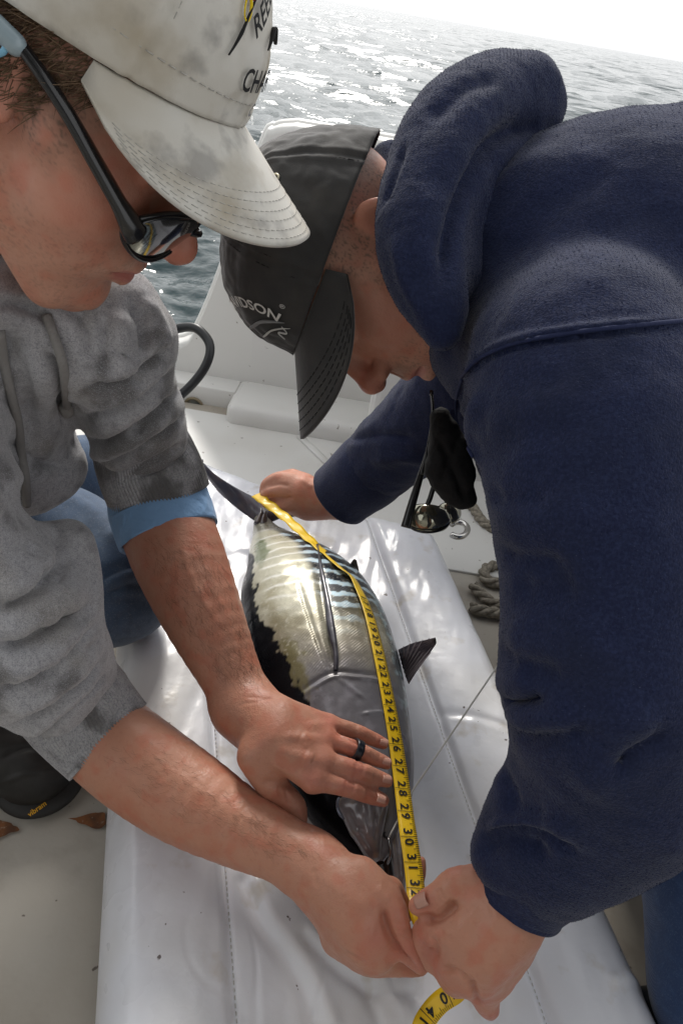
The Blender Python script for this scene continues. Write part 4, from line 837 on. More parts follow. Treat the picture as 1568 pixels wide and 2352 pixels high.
g2.strokes([([(880, 2080), (890, 2130), (915, 2185), (955, 2228)], .0032, -.0075), ([(905, 2120), (930, 2125)], .0016, -.0011), ([(908, 2135), (938, 2142)], .0016, -.0012), ([(915, 2150), (945, 2160)], .0016, -.0011), ([(740, 2010), (800, 2060), (860, 2090)], .006, .0015), ([(720, 1995), (730, 2040)], .003, -.001), ([(800, 2190), (840, 2215)], .003, -.0015), ([(350, 1740), (480, 1830), (620, 1900)], .006, .0007), ([(820, 2130), (860, 2150)], .007, .0014), ([(865, 2035), (895, 2070)], .004, .0012)])
g2.push(.0005 * noise(g2.V, 90, 2, 6) + .0003 * np.abs(noise(g2.V, 300, 2, 56)))
# hand pinching the tape (left hand of the person in navy)
S = Shape(.0016)
S.px([(1215, 1985, .565, 88), (1175, 2050, .565, 92), (1140, 2100, .565, 100), (1105, 2150, .565, 96), (1085, 2195, .57, 84)], .018, fine=3)
S.px([(1190, 2090, .575, 62), (1165, 2170, .58, 60), (1135, 2235, .585, 48)], .018)
S.px([(1100, 2035, .565, 46), (1045, 2032, .565, 36), (1010, 2052, .567, 28), (975, 2072, .57, 24), (956, 2080, .572, 19)], .008, fine=3)
S.px([(1070, 2120, .56, 62), (1010, 2130, .565, 40), (974, 2138, .575, 27), (968, 2170, .582, 28), (985, 2198, .588, 28), (1015, 2206, .592, 24)], .009, fine=3)
S.px([(1075, 2180, .57, 62), (1040, 2228, .578, 40), (1048, 2258, .588, 30), (1075, 2250, .598, 26)], .010, fine=3)
S.px([(1120, 2210, .578, 54), (1110, 2262, .582, 38), (1116, 2300, .59, 30), (1124, 2318, .60, 22)], .010, fine=3)
g3 = S.mesh(2); colour(g3, base=(.50, .24, .16), red=1.1, redpts=[(P(x, y, d), .013) for x, y, d in ((965, 2075, .56), (980, 2150, .565), (1000, 2195, .57), (1045, 2245, .57), (1110, 2270, .57), (1122, 2318, .59))])
g3.strokes([([(965, 2108), (1000, 2110), (1030, 2090), (1050, 2075)], .0032, -.0075), ([(1000, 2045), (1012, 2075)], .0016, -.001), ([(1010, 2042), (1022, 2070)], .0016, -.001), ([(1010, 2228), (1045, 2230), (1085, 2258)], .003, -.004), ([(1078, 2250), (1090, 2280), (1096, 2310)], .0032, -.005), ([(990, 2150), (1005, 2175), (1000, 2200)], .0025, -.002), ([(1010, 2135), (990, 2160), (985, 2190)], .003, .0012), ([(1100, 2080), (1060, 2120), (1035, 2165)], .007, .0018), ([(1150, 2090), (1110, 2160), (1085, 2215)], .006, .0014), ([(1180, 2120), (1150, 2190), (1125, 2250)], .006, .0013), ([(1030, 2030), (1060, 2060)], .005, -.0012)])
g3.strokes([([(1095 + 14 * k, 2050 - 4 * k), (1120 + 14 * k, 2075), (1135 + 12 * k, 2110)], .0016, -.0007) for k in range(7)])
g3.push(.0005 * noise(g3.V, 90, 2, 7) + .0003 * np.abs(noise(g3.V, 300, 2, 57)))
p = P(962, 2070, .5615); NAILS.append((nail(p, P(990, 2058, .557), tocam(p) + A((0, 0, .5)), .0050, .0058), right_man))
# fist at the tail (right hand of the person in navy)
S = Shape(.0018)
S.px([(840, 1110, 1.07, 55), (780, 1145, 1.09, 50), (725, 1148, 1.105, 44)], .015)
S.px([(730, 1148, 1.105, 42), (690, 1130, 1.10, 42), (662, 1122, 1.10, 36)], .012); S.px([(700, 1160, 1.11, 34), (668, 1158, 1.11, 24)], .012)
S.px([(668, 1105, 1.095, 20), (640, 1100, 1.095, 17), (614, 1112, 1.10, 14), (607, 1128, 1.11, 12)], .006, fine=3); S.px([(668, 1130, 1.09, 20), (632, 1128, 1.09, 17), (610, 1140, 1.10, 14), (612, 1156, 1.11, 12)], .006, fine=3)
S.px([(680, 1155, 1.095, 20), (650, 1162, 1.095, 16), (630, 1160, 1.10, 13), (608, 1150, 1.105, 10)], .006, fine=3); S.px([(700, 1108, 1.105, 22), (672, 1092, 1.11, 16), (645, 1095, 1.12, 13)], .006)
g4 = S.mesh(2); colour(g4, base=(.55, .27, .185), red=1.)
g4.strokes([([(615, 1118), (640, 1112), (665, 1116)], .003, -.002), ([(620, 1146), (650, 1146), (675, 1142)], .003, -.002), ([(690, 1100), (720, 1120)], .005, .0015)])
# cores under the clothes tie head, arms and trunk into one body
def core(neck, sh1, el1, sh2, el2, hip, *leg):
    S = Shape(.006); S.chain([(neck, .055), (hip, .10)], .03); S.chain([(neck, .05), (sh1, .045), (el1, .038)], .02); S.chain([(neck, .05), (sh2, .045), (el2, .038)], .02); S.chain([(hip, .085)] + [(q_, .042) for q_ in leg], .02); return S.mesh(1)
LHIP = P(-250, 1080, .98); RHIP = P(1900, 1000, .70); RFSH = P(1130, 830, .86)
cl = core(LNECK, P(150, 760, .65), P(283, 900, .70), P(-120, 1280, .60), P(150, 1600, .73), LHIP, PZ(262, 1352, .165)); colour(cl)
cr = core(RNECK, P(1345, 880, .53), P(1390, 1740, .545), RFSH, P(840, 1110, 1.07), RHIP, P(1720, 1650, .72), P(1668, 1980, .66)); colour(cr)
bodyL = gL
for q in (g1, g2, cl): bodyL.join(q)
bodyR = gR
for q in (g3, g4, cr): bodyR.join(q)
emit('body', bodyL, m_skin, left_man); emit('body', bodyR, m_skin, right_man)
m_nail = mat('fingernail', (.47, .25, .19), .28, coat=.3)
for g, pr in NAILS: emit('fingernail', solid(g, .0006), m_nail, pr)
# fine dark hair on the forearms
def arm_hair(g, line, n, seed, dirpx):
    r_ = np.random.default_rng(seed); bvh = g.bvh(); G = Geo(); dw = lambda x, y: None
    for k in range(n):
        t = r_.random(); i_ = t * (len(line) - 1); a_ = int(i_); f_ = i_ - a_; x, y, w_ = A(line[a_]) * (1 - f_) + A(line[min(a_ + 1, len(line) - 1)]) * f_
        x, y = x + r_.uniform(-1, 1) * w_, y + r_.uniform(-.3, .3) * w_; q = on(bvh, x, y, 0)
        if q is None: continue
        an = math.atan2(dirpx[1], dirpx[0]) + r_.normal(0, .32); L = r_.uniform(14, 32); d0 = (CAMR.T @ (q - CAMC))[2] * -1; e1 = on(bvh, x + math.cos(an) * L * .5, y + math.sin(an) * L * .5, .0012); e2 = on(bvh, x + math.cos(an + r_.normal(0, .3)) * L, y + math.sin(an + r_.normal(0, .3)) * L, .0016)
        if e1 is None or e2 is None or np.linalg.norm(e2 - q) > .02: continue
        G.join(tube([q, e1, e2], [.00008, .00007, .00003], 3, caps=False))
    return G
m_ahair = mat('arm_hair', (.05, .028, .016), .5)
emit('arm_hair', arm_hair(g1, [(400, 1250, 80), (450, 1350, 85), (505, 1470, 70), (550, 1560, 55)], 480, 1, (.5, .85)), m_ahair, left_man)
emit('arm_hair', arm_hair(g2, [(300, 1720, 80), (430, 1830, 90), (560, 1900, 70), (680, 1960, 50)], 260, 2, (.85, .5)), mat('pale_arm_hair', (.16, .09, .05), .5), left_man)
# dark wedding band
rc = PZ(818, 1723, .2295); ax_ = nrm(PZ(856, 1740, .220) - PZ(806, 1718, .230)); t1 = nrm(np.cross(ax_, A((0, 0, 1.)))); t2 = np.cross(ax_, t1)
rg = grid(lambda u, v: rc + ax_ * (v - .5) * .0075 + (.0098) * (math.cos(u * 2 * math.pi) * t1 + math.sin(u * 2 * math.pi) * t2), 40, 5, closeu=True)
if ((rg.V - rc) * rg.normals()).sum() < 0: rg.F = rg.F[:, ::-1].copy()
rg.V = rg.V + rg.normals() * .001
emit('ring', solid(rg, .0018), mat('black_silicone', (.010, .012, .018), .3), label='dark blue-black band on the ring finger over the fish', cat='ring')

# ================================================================== CLOTHES
def cloth_noise(g, amp=.0018, sc=22, seed=1): g.push(amp * noise(g.V, sc, 3, seed)); return g
def heather(V, base, dark, stain=0., seed=3):
    n = noise(V, 420, 2, seed); n2 = noise(V, 900, 1, seed + 1); c = np.tile(A(base), (len(V), 1)); c = mixc(c, A(dark), sstep(-.15, .5, n + .4 * n2) * .55); return c
m_grey = mat('grey_sweatshirt', attr='col', rough=.95, sheen=.5, vary=((800, 3, .46, .64, (.12, .12, .135), .45), (1200, 2, .52, .68, (.66, .66, .72), .4)), bump=(('noise', 1500, .4, .0012), ('noise', 350, .25, .0016)))
m_rib = mat('grey_rib_knit', attr='col', rough=.95, sheen=.4, vary=((600, 2, .45, .7, (.09, .09, .11), .5),), bump=(('noise', 1200, .4, .001),))
GREY, GDK = (.42, .415, .43), (.22, .22, .235)
def sweat_cols(g, stain_amt, seed):
    V = g.V; c = heather(V, GREY, GDK, 0, seed); st = noise(V, 26, 4, seed + 5) + .5 * noise(V, 9, 2, seed + 6)
    c = mixc(c, A((.085, .08, .075)), sstep(.15 - .35 * stain_amt, .60 - .25 * stain_amt, st) * .8); c = mixc(c, A((.27, .235, .18)), sstep(.1, .5, noise(V, 14, 3, seed + 8)) * .35); g.attr['col'] = np.clip(c, 0, 1); return g
# far sleeve + trunk + near sleeve of the grey sweatshirt, one garment
S = Shape(.0029)
S.px([(-250, 640, .62, 150), (-110, 690, .62, 180), (60, 760, .64, 150), (190, 775, .62, 150), (245, 790, .635, 140), (283, 880, .68, 118), (312, 965, .735, 112), (322, 1000, .755, 108)], .03, fine=3)
S.px([(280, 700, .62, 72), (330, 770, .64, 62)], .03)
S.px([(-120, 800, .70, 260), (-160, 960, .80, 250), (-250, 1060, .92, 250)], .04); S.px([(0, 800, .66, 150), (0, 950, .70, 150), (30, 1040, .735, 118), (60, 1075, .75, 110)], .03); S.px([(110, 1050, .755, 64), (140, 1075, .76, 42)], .03)
S.px([(-160, 700, .60, 160), (-170, 1150, .58, 190), (-100, 1330, .595, 205), (10, 1430, .625, 200), (80, 1500, .65, 165), (130, 1560, .675, 132), (150, 1588, .685, 118)], .03, fine=3)
S.px([(150, 1255, .655, 62), (165, 1340, .66, 60)], .03)
S.px([(40, 650, .57, 60), (-20, 690, .54, 70), (-110, 680, .52, 80)], .03); S.px([(-175, 540, .68, 175), (-230, 640, .70, 215), (-250, 800, .74, 260)], .04, fine=2)
gs = S.mesh(2)
FOLDS_FAR = [([(205, 900), (280, 880), (350, 835), (392, 790)], .009, -.010), ([(215, 870), (290, 845), (385, 770)], .010, .007), ([(190, 960), (270, 945), (340, 900), (398, 850)], .008, -.009), ([(195, 930), (280, 915), (395, 835)], .009, .007),
    ([(170, 1020), (260, 1005), (350, 960), (410, 905)], .008, -.010), ([(180, 995), (270, 975), (400, 885)], .009, .007), ([(185, 1075), (270, 1055), (360, 1010), (425, 955)], .008, -.009), ([(180, 1048), (270, 1030), (420, 930)], .009, .007), ([(230, 1095), (310, 1080), (400, 1035), (445, 1000)], .008, -.006),
    ([(300, 690), (330, 760), (318, 840)], .010, -.008), ([(335, 680), (370, 760), (370, 800)], .012, .006), ([(260, 800), (320, 830), (380, 800)], .010, -.006), ([(240, 720), (250, 800), (235, 880)], .012, -.006), ([(270, 710), (285, 790), (270, 850)], .012, .006)]
FOLDS_NEAR = [([(0, 1400), (60, 1370), (120, 1320), (170, 1270)], .010, -.010), ([(0, 1360), (60, 1330), (130, 1270)], .012, .008), ([(0, 1490), (70, 1470), (140, 1430), (210, 1390)], .010, -.012), ([(0, 1450), (80, 1425), (200, 1350)], .013, .008), ([(0, 1590), (70, 1560), (150, 1500), (225, 1430)], .010, -.010), ([(0, 1545), (90, 1520), (220, 1440)], .014, .010),
    ([(0, 1680), (80, 1650), (160, 1590), (235, 1520)], .009, -.012), ([(20, 1630), (100, 1600), (225, 1500)], .013, .009), ([(60, 1710), (130, 1660), (200, 1600), (250, 1550)], .007, -.008), ([(90, 1740), (150, 1700), (215, 1640), (262, 1580)], .006, -.006), ([(70, 1690), (140, 1640), (240, 1540)], .007, .005), ([(170, 1180), (215, 1290), (222, 1420)], .012, .006), ([(120, 1200), (150, 1280), (130, 1340)], .010, -.008)]
FOLDS_X = [([(215, 925), (260, 935), (300, 925)], .006, -.006), ([(300, 870), (345, 880), (380, 865)], .006, -.006), ([(250, 985), (300, 990), (345, 975)], .006, -.006), ([(330, 920), (375, 925), (405, 905)], .006, -.005), ([(210, 1050), (250, 1035), (275, 1010)], .006, -.005), ([(30, 1430), (80, 1450), (110, 1445)], .008, -.006), ([(120, 1400), (165, 1420), (205, 1415)], .008, -.006), ([(40, 1520), (90, 1545), (130, 1535)], .008, -.006), ([(140, 1470), (185, 1490), (220, 1480)], .007, -.006), ([(60, 1250), (100, 1290), (110, 1340)], .010, -.006), ([(300, 720), (345, 730), (375, 765)], .007, -.005), ([(160, 700), (200, 760), (205, 830)], .008, -.006), ([(60, 830), (70, 900), (60, 960)], .008, -.005)]
FOLDS_TR = [([(100, 800), (130, 880), (150, 980)], .008, -.012), ([(60, 760), (90, 860), (110, 1000)], .014, .006), ([(0, 900), (60, 960), (100, 1040)], .012, -.006), ([(20, 1010), (80, 1060), (150, 1070)], .010, -.007), ([(0, 1090), (60, 1100), (140, 1080)], .014, .007), ([(0, 700), (60, 705), (120, 740)], .008, -.008)]
gs.strokes([(a, w * (.55 if m_ < 0 else .9), m_ * (1.25 if m_ < 0 else 1.)) for a, w, m_ in FOLDS_FAR + FOLDS_NEAR + FOLDS_TR + FOLDS_X]); gs.smooth(1); cloth_noise(gs, .0035, 18, 11); cloth_noise(gs, .0009, 70, 12)
c_px = PR(gs.V); stain = sstep(650, 900, c_px[:, 1]) * sstep(60, 200, c_px[:, 0]) * sstep(1200, 1050, c_px[:, 1]); dpt = np.linalg.norm(gs.V - P(310, 970, .72), axis=1); stain = sstep(.17, .04, dpt)
sweat_cols(gs, stain * 1.4 + .14, 50); swt = emit('sweatshirt', gs, m_grey, left_man); emit('lint', pile(gs, 60000, .0011, .00022, 3), mat('grey_lint', (.36, .36, .38), .95, vary=((500, 2, .45, .6, (.12, .12, .13), .8),)), swt, smooth=False, kind='stuff')
def cuff(pts, kpx, cols, m, par, name, ribs=0, seed=0, h=.002, amp=.0007):
    """hollow-looking band: a sleeve end around a limb"""
    q = catmull([[*P(x, y, d), r * d / FPX] for x, y, d, r in pts], 10); ax3 = q[:, :3]; T = np.gradient(ax3, axis=0); T /= np.linalg.norm(T, axis=1)[:, None]; n = 448 if ribs else 160; V = []
    N = np.cross(T[0], A((0, 0, 1.))); N /= np.linalg.norm(N); rows_ = list(range(len(q))) ; R_ = q[:, 3].copy(); m_ = len(q)
    prof = [(i, R_[i]) for i in range(m_)] + [(m_ - 1, R_[-1] - .0025), (m_ - 3, R_[-3] - .005)]
    for i, r in prof:
        Ni = N - (N @ T[i]) * T[i]; Ni /= np.linalg.norm(Ni); B = np.cross(T[i], Ni)
        for k in range(n): a = 2 * math.pi * k / n; rr = r + (amp * math.sin(a * ribs) if ribs else 0); V.append(ax3[i] + rr * (math.cos(a) * Ni + math.sin(a) * B))
    F = [[i * n + k, i * n + (k + 1) % n, (i + 1) * n + (k + 1) % n, (i + 1) * n + k] for i in range(len(prof) - 1) for k in range(n)]
    g = Geo(V, A(F)); N_ = g.normals()
    if ((g.V - np.repeat(ax3[[i for i, _ in prof]], n, 0)) * N_).sum() < 0: g.F = g.F[:, ::-1].copy()
    cloth_noise(g, .0012, 30, seed)
    if cols: cols(g)
    return emit(name, g, m, par)
cuff([(310, 985, .755, 100), (330, 1040, .778, 112), (350, 1090, .79, 116), (366, 1132, .798, 114), (372, 1148, .80, 112)], 0, lambda g: sweat_cols(g, 1.5, 71), m_rib, swt, 'cuff', 96, 3, amp=.0009)
cuff([(346, 1100, .79, 104), (364, 1150, .80, 114), (378, 1195, .797, 116), (390, 1232, .793, 115)], 0, None, mat('light_blue_jersey', (.20, .36, .60), .7, sheen=.2, bump=(('noise', 70, .6, .006), ('noise', 1200, .3, .0006))), left_man, 'undershirt_sleeve', 0, 5)
cuff([(125, 1555, .67, 112), (165, 1605, .69, 122), (205, 1652, .70, 117), (238, 1688, .703, 113), (252, 1702, .703, 112)], 0, lambda g: sweat_cols(g, .2, 73), m_rib, swt, 'cuff', 96, 4, amp=.0009)
# drawstrings
m_str = mat('grey_cord', (.26, .25, .24), .9, bump=(('noise', 900, .6, .001), ('vor', 420, .5, .0012)))
bv = gs.bvh()
def on(bvh, x, y, up):
    r = nrm(CAMR @ A(((x - CXP) / FPX, -(y - CYP) / FPX, -1.))); h = bvh.ray_cast(Vector(CAMC), Vector(r), 4); return A(h[0]) - A(r) * up if h[0] is not None else None
def cordline(L, up, r, name, knot=True):
    q = []; last = None
    for x, y in L:
        p_ = on(bv, x, y, up)
        if p_ is None or (last is not None and np.linalg.norm(p_ - last) > .12): d = np.dot(CAMR.T @ (last - CAMC), A((0, 0, -1.))); p_ = P(x, y, d)
        q.append(p_); last = p_
    q = catmull(q, 8); o = emit(name, tube(q, r, 10), m_str, swt)
    if knot: emit('knot', Shape(.0012).ball(q[-1], r * 1.9, .003).ball(q[-1] + A((0, 0, -.006)), r * 1.5, .003).mesh(1), m_str, o)
cordline([(0, 760), (10, 830), (25, 900), (42, 970), (50, 1040), (60, 1100), (63, 1160)], .004, .0042, 'drawstring', False)
cordline([(108, 725), (128, 780), (146, 840), (152, 900), (154, 935)], .004, .0042, 'drawstring', True)

# jeans of the kneeling person
m_jean = mat('washed_denim', (.065, .105, .175), .85, sheen=.25, vary=((7, 3, .42, .66, (.19, .23, .28), .5), (120, 3, .45, .7, (.05, .075, .12), .6), (600, 2, .55, .75, (.30, .33, .36), .4)), bump=(('X', 420, .25, .0008), ('noise', 900, .35, .0008)))
S = Shape(.0042); kn = PZ(268, 1350, .17)
S.chain([(kn, .073), (P(150, 1262, .92), .085), (P(-60, 1200, .95), .095), (LHIP, .12)], .04, fine=3); S.chain([(kn + A((-.01, .01, -.008)), .066), (kn + A((-.20, .09, -.01)), .060), (kn + A((-.42, .20, -.01)), .055)], .03, fine=3)
S.chain([(P(200, 1085, 1.12), .062), (P(60, 1110, 1.10), .08), (LHIP, .11)], .03)
g = S.mesh(2); g.strokes([([(225, 1330), (290, 1300), (345, 1300)], .007, -.006), ([(235, 1370), (300, 1345), (365, 1345)], .007, -.007), ([(240, 1350), (300, 1322), (360, 1320)], .008, .005), ([(240, 1400), (300, 1380), (372, 1372)], .006, -.005), ([(240, 1440), (310, 1400), (370, 1380)], .004, -.003), ([(150, 1130), (220, 1180), (280, 1260)], .012, .004)]); cloth_noise(g, .003, 16, 15); jl = emit('jeans', g, m_jean, left_man)
# boot beside the mat
bt = PZ(70, 1885, 0); bd = nrm(A((1., -.1, 0))); bs = np.cross(A((0, 0, 1.)), bd); B3 = lambda a, b, z: bt + bd * a + bs * b + A((0, 0, z))
S = Shape(.0025); S.chain([(B3(-.025, .045, .048), .036), (B3(-.07, .045, .055), .045), (B3(-.13, .045, .07), .05), (B3(-.19, .045, .10), .052)], .02); S.ell(B3(-.015, .045, .036), np.stack((bd, bs, A((0, 0, 1.))), 1), (.045, .045, .034), .02); g = S.mesh(2)
g.strokes([([(0, 1740), (60, 1715), (110, 1720)], .004, -.004), ([(0, 1800), (70, 1775), (125, 1770)], .003, .002)])
boot = emit('boot', g, mat('black_leather', (.014, .013, .012), .55, vary=((40, 3, .45, .7, (.035, .032, .03), .7),), bump=(('noise', 200, .3, .001),)), left_man)
S = Shape(.0022); S.ell(B3(-.012, .045, .014), np.stack((bd, bs, A((0, 0, 1.))), 1), (.052, .052, .0165), .01); S.chain([(B3(-.05, .045, .018), .0165), (B3(-.2, .045, .018), .0165)], .01); S.chain([(B3(-.05, .018, .016), .0155), (B3(-.2, .018, .016), .0155)], .01); S.chain([(B3(-.05, .072, .016), .0155), (B3(-.2, .072, .016), .0155)], .01); gso = S.mesh(1); gso.V[:, 2] = np.maximum(gso.V[:, 2], .001)
sole = emit('sole', gso, mat('black_rubber_sole', (.018, .017, .016), .6), boot)
sbv = gso.bvh(); t = text_geo('vibram', .030, .0006); V = []
for x, y, _ in t.V:
    ca, sa = math.cos(.62), math.sin(.62); X = x * 800; Y = y * 800; px_, py_ = 86 + ca * X * .75 - sa * Y * .0 + Y * -.35, 1858 - sa * X * .75 - ca * Y * .75; q = on(sbv, px_, py_, .0008); V.append(q if q is not None else (V[-1] if V else bt))
emit('lettering', Geo(V, t.F), mat('yellow_print', (.65, .33, .01), .5), boot, smooth=False)

# navy fleece hoodie
m_navy = mat('navy_fleece', (.0060, .0110, .046), .95, sheen=.16, vary=((420, 3, .42, .68, (.020, .032, .088), .6), (20, 3, .45, .7, (.009, .014, .04), .5), (1300, 2, .72, .77, (.25, .28, .36), .5)), bump=(('noise', 650, .6, .0016), ('noise', 1500, .4, .0008)))
S = Shape(.0040)
S.px([(1150, 660, .66, 190), (1240, 640, .64, 250), (1420, 660, .64, 335), (1700, 705, .70, 390), (1950, 940, .76, 400)], .04, fine=2); S.px([(1345, 580, .63, 255), (1480, 620, .63, 290)], .05)
S.px([(1190, 800, .62, 195), (1230, 960, .62, 150), (1270, 1080, .64, 150)], .05); S.px([(1250, 1000, .72, 170), (1500, 1150, .74, 330), (1850, 1200, .74, 380)], .05)
S.px([(1330, 850, .525, 262), (1355, 1000, .50, 262), (1375, 1180, .492, 246), (1388, 1400, .492, 236), (1395, 1600, .50, 238), (1405, 1760, .52, 212)], .03, fine=3)
S.px([(1405, 1760, .52, 210), (1345, 1860, .535, 185), (1290, 1925, .547, 158), (1262, 1955, .552, 138)], .02, fine=3); S.px([(1190, 1850, .54, 62), (1150, 1920, .55, 52), (1140, 1965, .555, 50)], .03)
S.chain([(RFSH, .085), (P(1040, 920, .91), .072), (P(960, 985, .955), .064), (P(895, 1040, 1.0), .059), (P(860, 1070, 1.025), .056)], .03, fine=3)
gn = S.mesh(2)
FN = [([(1060, 862), (1100, 820), (1180, 785), (1300, 762), (1440, 745), (1568, 732)], .0035, .004), ([(1060, 876), (1104, 834), (1184, 799), (1300, 776), (1440, 760), (1568, 746)], .004, -.004), ([(1062, 870), (1045, 930), (1055, 1000), (1090, 1060)], .006, -.006), ([(1110, 900), (1085, 980), (1100, 1080)], .010, .006),
    ([(1150, 1600), (1185, 1612), (1240, 1605)], .007, -.012), ([(1150, 1570), (1220, 1560)], .012, .006), ([(1130, 1760), (1160, 1800), (1175, 1860)], .010, -.006), ([(1110, 1900), (1170, 1880), (1260, 1890), (1330, 1930)], .010, .006), ([(1095, 1960), (1170, 1940), (1260, 1960)], .008, -.008), ([(1110, 1330), (1220, 1360), (1320, 1340)], .016, -.006), ([(1130, 1200), (1250, 1180), (1380, 1220)], .020, .006), ([(1150, 1450), (1260, 1480), (1400, 1450)], .018, .006), ([(1010, 640), (1000, 720), (1015, 820)], .012, .006),
    ([(1060, 560), (1150, 430), (1290, 330)], .018, .005), ([(1120, 640), (1250, 480), (1420, 380)], .022, -.004), ([(1090, 1060), (1180, 1000), (1300, 980)], .02, -.004), ([(800, 1010), (880, 1000), (960, 1010)], .010, -.006), ([(850, 1060), (930, 1050), (1000, 1060)], .010, .006), ([(1110, 1880), (1180, 1862), (1260, 1872)], .008, -.008), ([(1100, 1930), (1170, 1915), (1250, 1925), (1330, 1960)], .007, -.007), ([(1160, 1640), (1230, 1660), (1330, 1650)], .012, .006), ([(1160, 1690), (1240, 1700), (1360, 1680)], .010, -.007), ([(1150, 1500), (1200, 1530), (1290, 1540)], .010, -.006), ([(1130, 1260), (1190, 1290), (1290, 1300)], .011, -.006), ([(1110, 1130), (1170, 1150), (1260, 1140)], .011, -.006), ([(1400, 1780), (1450, 1720), (1540, 1680)], .012, -.008), ([(1330, 1820), (1400, 1750), (1500, 1620)], .014, .006)]
gn.strokes([(a, w * (.65 if m_ < 0 else 1.), m_) for a, w, m_ in FN])
cloth_noise(gn, .005, 9, 17); cloth_noise(gn, .0016, 40, 18); cloth_noise(gn, .0007, 260, 19); hoo = emit('fleece_hoodie', gn, m_navy, right_man)
m_pile = mat('navy_pile', (.0085, .0155, .060), .9, spec=.1, vary=((900, 2, .55, .8, (.04, .06, .15), .6),)); emit('pile', pile(gn, 200000, .0011, .00022, 1, 1.0), m_pile, hoo, smooth=False, kind='stuff')
nbv = gn.bvh(); m_seam = mat('navy_seam_thread', (.008, .015, .062), .8, bump=(('noise', 700, .6, .001),))
for L_ in ([(1058, 866), (1100, 824), (1180, 789), (1300, 766), (1440, 749), (1600, 734)], [(1060, 868), (1046, 925), (1055, 990), (1086, 1050)]):
    q_ = [on(nbv, x, y, .0006) for x, y in catmull(A(L_, float), 10)]; q_ = [a_ for a_ in q_ if a_ is not None]; emit('seam', tube(q_, .0016, 8), m_seam, hoo)
cuff([(1290, 1915, .545, 120), (1250, 1965, .553, 132), (1215, 2015, .56, 118), (1196, 2045, .563, 110), (1187, 2062, .564, 108)], 0, None, m_navy, hoo, 'cuff', 0, 6)
cuff([(900, 1035, 1.0, 80), (850, 1080, 1.03, 88), (805, 1118, 1.06, 80), (783, 1137, 1.075, 78)], 0, None, m_navy, hoo, 'cuff', 0, 7)
# hood gathered on the back of the neck
S = Shape(.0030)
S.px([(1200, 215, .61, 85), (1110, 240, .59, 100), (1040, 310, .572, 115), (990, 420, .556, 112), (965, 530, .542, 108), (978, 625, .533, 94), (1004, 705, .527, 70), (1018, 760, .525, 44)], .02, fine=4); S.px([(1245, 262, .62, 45), (1190, 330, .61, 75), (1110, 380, .60, 95), (1060, 480, .59, 85)], .02, fine=2)
S.px([(895, 372, .67, 44), (882, 450, .64, 42), (872, 500, .60, 34)], .02, fine=2); S.px([(1100, 300, .64, 120), (1020, 520, .60, 120), (1030, 640, .58, 90)], .03)
gh = S.mesh(2); gh.strokes([([(1270, 290), (1190, 292), (1110, 350), (1060, 460), (1030, 560), (1010, 660)], .008, -.012), ([(1210, 190), (1130, 220), (1060, 300), (1010, 420)], .018, .005), ([(1150, 180), (1060, 210), (980, 280)], .010, -.005), ([(925, 330), (905, 400), (878, 470)], .004, -.004), ([(1000, 420), (960, 540), (960, 640)], .016, .003), ([(905, 540), (930, 640), (975, 730)], .006, .004)])
cloth_noise(gh, .002, 12, 27); cloth_noise(gh, .0012, 45, 28); cloth_noise(gh, .0006, 260, 29); hd = emit('hood', gh, m_navy, hoo); emit('pile', pile(gh, 65000, .0011, .00022, 2, 1.0), m_pile, hoo, smooth=False, kind='stuff')
# jeans of the person in navy
m_jean2 = mat('dark_denim', (.018, .045, .125), .85, sheen=.3, vary=((120, 3, .45, .7, (.03, .07, .17), .7), (700, 2, .55, .75, (.12, .17, .27), .5)), bump=(('X', 420, .25, .0008), ('noise', 900, .35, .0008)))
S = Shape(.005); OF = A((.0, .27, 0))
S.chain([(RHIP, .112), (P(1720, 1650, .72) + OF, .085), (P(1668, 1980, .66) + OF, .070), (P(1640, 2200, .66) + OF, .062), (PZ(1660, 2420, .06) + OF, .056)], .03, fine=3)
S.chain([(RHIP, .115), (P(1720, 1650, .72), .09), (P(1668, 1980, .66), .072)], .03, fine=3); S.chain([(P(1668, 1980, .66), .070), (P(1640, 2200, .66), .064), (PZ(1660, 2420, .06), .058)], .03, fine=3); g = S.mesh(2); cloth_noise(g, .003, 16, 35); emit('jeans', g, m_jean2, right_man)
for of in (A((0, 0, 0)), OF):
    bq = PZ(1660, 2420, 0) + of; S = Shape(.003); S.chain([(bq + A((0, 0, .05)), .048), (bq + A((-.05, 0, .042)), .041), (bq + A((-.13, -.01, .036)), .035), (bq + A((-.17, -.012, .03)), .029)], .015); g = S.mesh(1); g.V[:, 2] = np.maximum(g.V[:, 2], .001); emit('boot', g, m_rub, right_man)

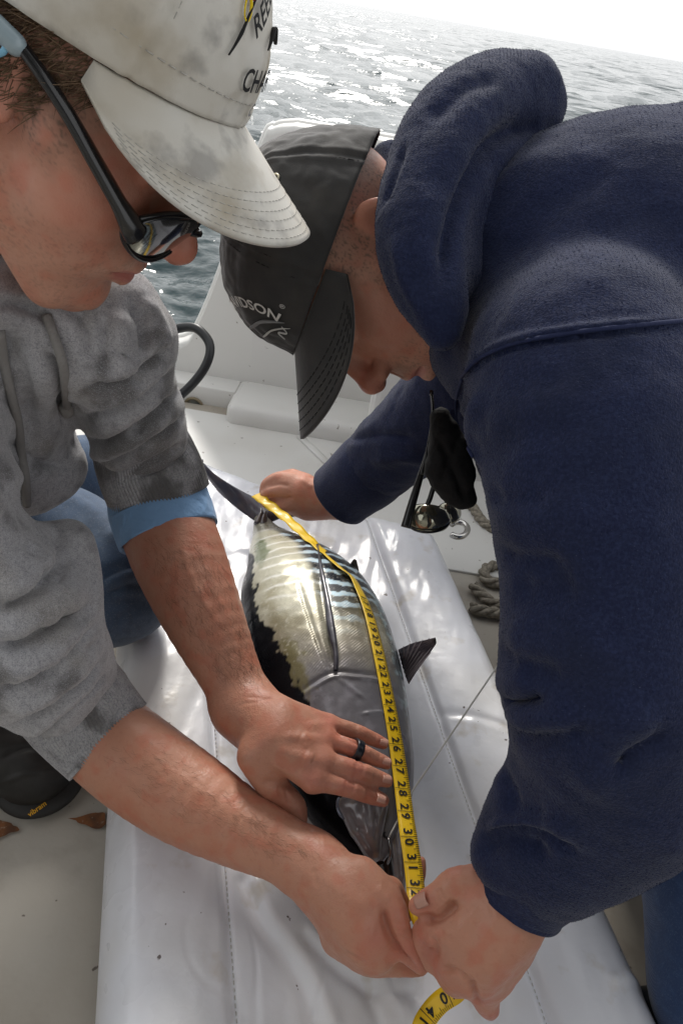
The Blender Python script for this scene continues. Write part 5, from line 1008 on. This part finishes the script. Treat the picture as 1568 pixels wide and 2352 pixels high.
# ---- things hanging from the neck of the person in navy
gt = thing('sunglasses', tuple(P(985, 1190, .80)), 'mirror sunglasses hanging by the neck cord below the navy hoodie', 'sunglasses')
m_mir = mat('mirrored_lens', (.30, .29, .22), .06, metal=.85, coat=1)
for a, b, r in (([(992, 1000), (975, 1060), (960, 1110), (945, 1160), (931, 1212)], 0, [.0015, .003, .0042, .005, .0058]), ([(1010, 1080), (995, 1120), (985, 1150), (968, 1185)], 1, [.002, .003, .003, .0025])):
    q = catmull([P(x, y, .79) for x, y in a], 8); emit('temple_arm', tube(q, np.interp(np.linspace(0, 1, len(q)), np.linspace(0, 1, len(r)), r), 10, flat=.5), m_black, gt)
def lensq(cx, cy, rx, ry, d0, rot):
    def fn(u, v):
        a = u * 2 - 1; b = v * 2 - 1; k = math.sqrt(max(0, 1 - abs(a) ** 2.6)); X = a * rx; Y = b * ry * k; return P(cx + math.cos(rot) * X - math.sin(rot) * Y, cy + math.sin(rot) * X + math.cos(rot) * Y, d0 + .018 * a * a + .006 * b * b)
    return solid(grid(fn, 26, 14), .0018)
emit('lens', lensq(982, 1190, 50, 30, .785, .12), m_mir, gt); emit('lens', lensq(1030, 1178, 26, 24, .81, -.4), m_mir, gt)
emit('rim', tube([P(982 + 51 * math.cos(a), 1192 + 31 * math.sin(a), .786 + .018 * math.cos(a) ** 2) for a in np.linspace(.1, math.pi - .1, 30)], .0014, 8), m_black, gt)
emit('neck_cord', tube(catmull([P(x, y, d) for x, y, d in [(990, 900, .70), (993, 940, .745), (990, 985, .78), (978, 1050, .787), (968, 1090, .788)]], 8), .0022, 8), m_black, label='thin black neck cord holding the hanging sunglasses', cat='cord')
S = Shape(.0025); S.px([(1010, 960, .74, 26), (1030, 1030, .75, 46), (1045, 1090, .755, 46), (1062, 1140, .76, 24)], .015); S.px([(1000, 1080, .75, 26), (1040, 1130, .755, 28), (1075, 1150, .76, 14)], .015); g = S.mesh(2); g.strokes([([(1000, 1000), (1040, 1080), (1070, 1150)], .004, -.005), ([(1060, 1000), (1030, 1060), (1010, 1110)], .004, -.004)]); cloth_noise(g, .003, 50, 37)
emit('cloth_pouch', g, mat('black_cloth', (.008, .008, .009), .9, bump=(('noise', 300, .5, .002),)), label='crumpled black cloth pouch hanging below the navy hoodie chest', cat='pouch')
sh = thing('shackle', tuple(PZ(1050, 1215, .0)), 'bright steel shackle lying at the edge of the white mat', 'shackle'); m_st = mat('bright_steel', (.55, .54, .52), .18, metal=1)
rp = [PZ(1052 + 21 * math.cos(a), 1216 + 17 * math.sin(a), .10) for a in np.linspace(-2.4, 2.4, 24)]; emit('bow', tube(rp, .0055, 10), m_st, sh)
emit('pin', tube([PZ(1012, 1196, .102), PZ(1046, 1190, .102)], .012, 14), m_st, sh)
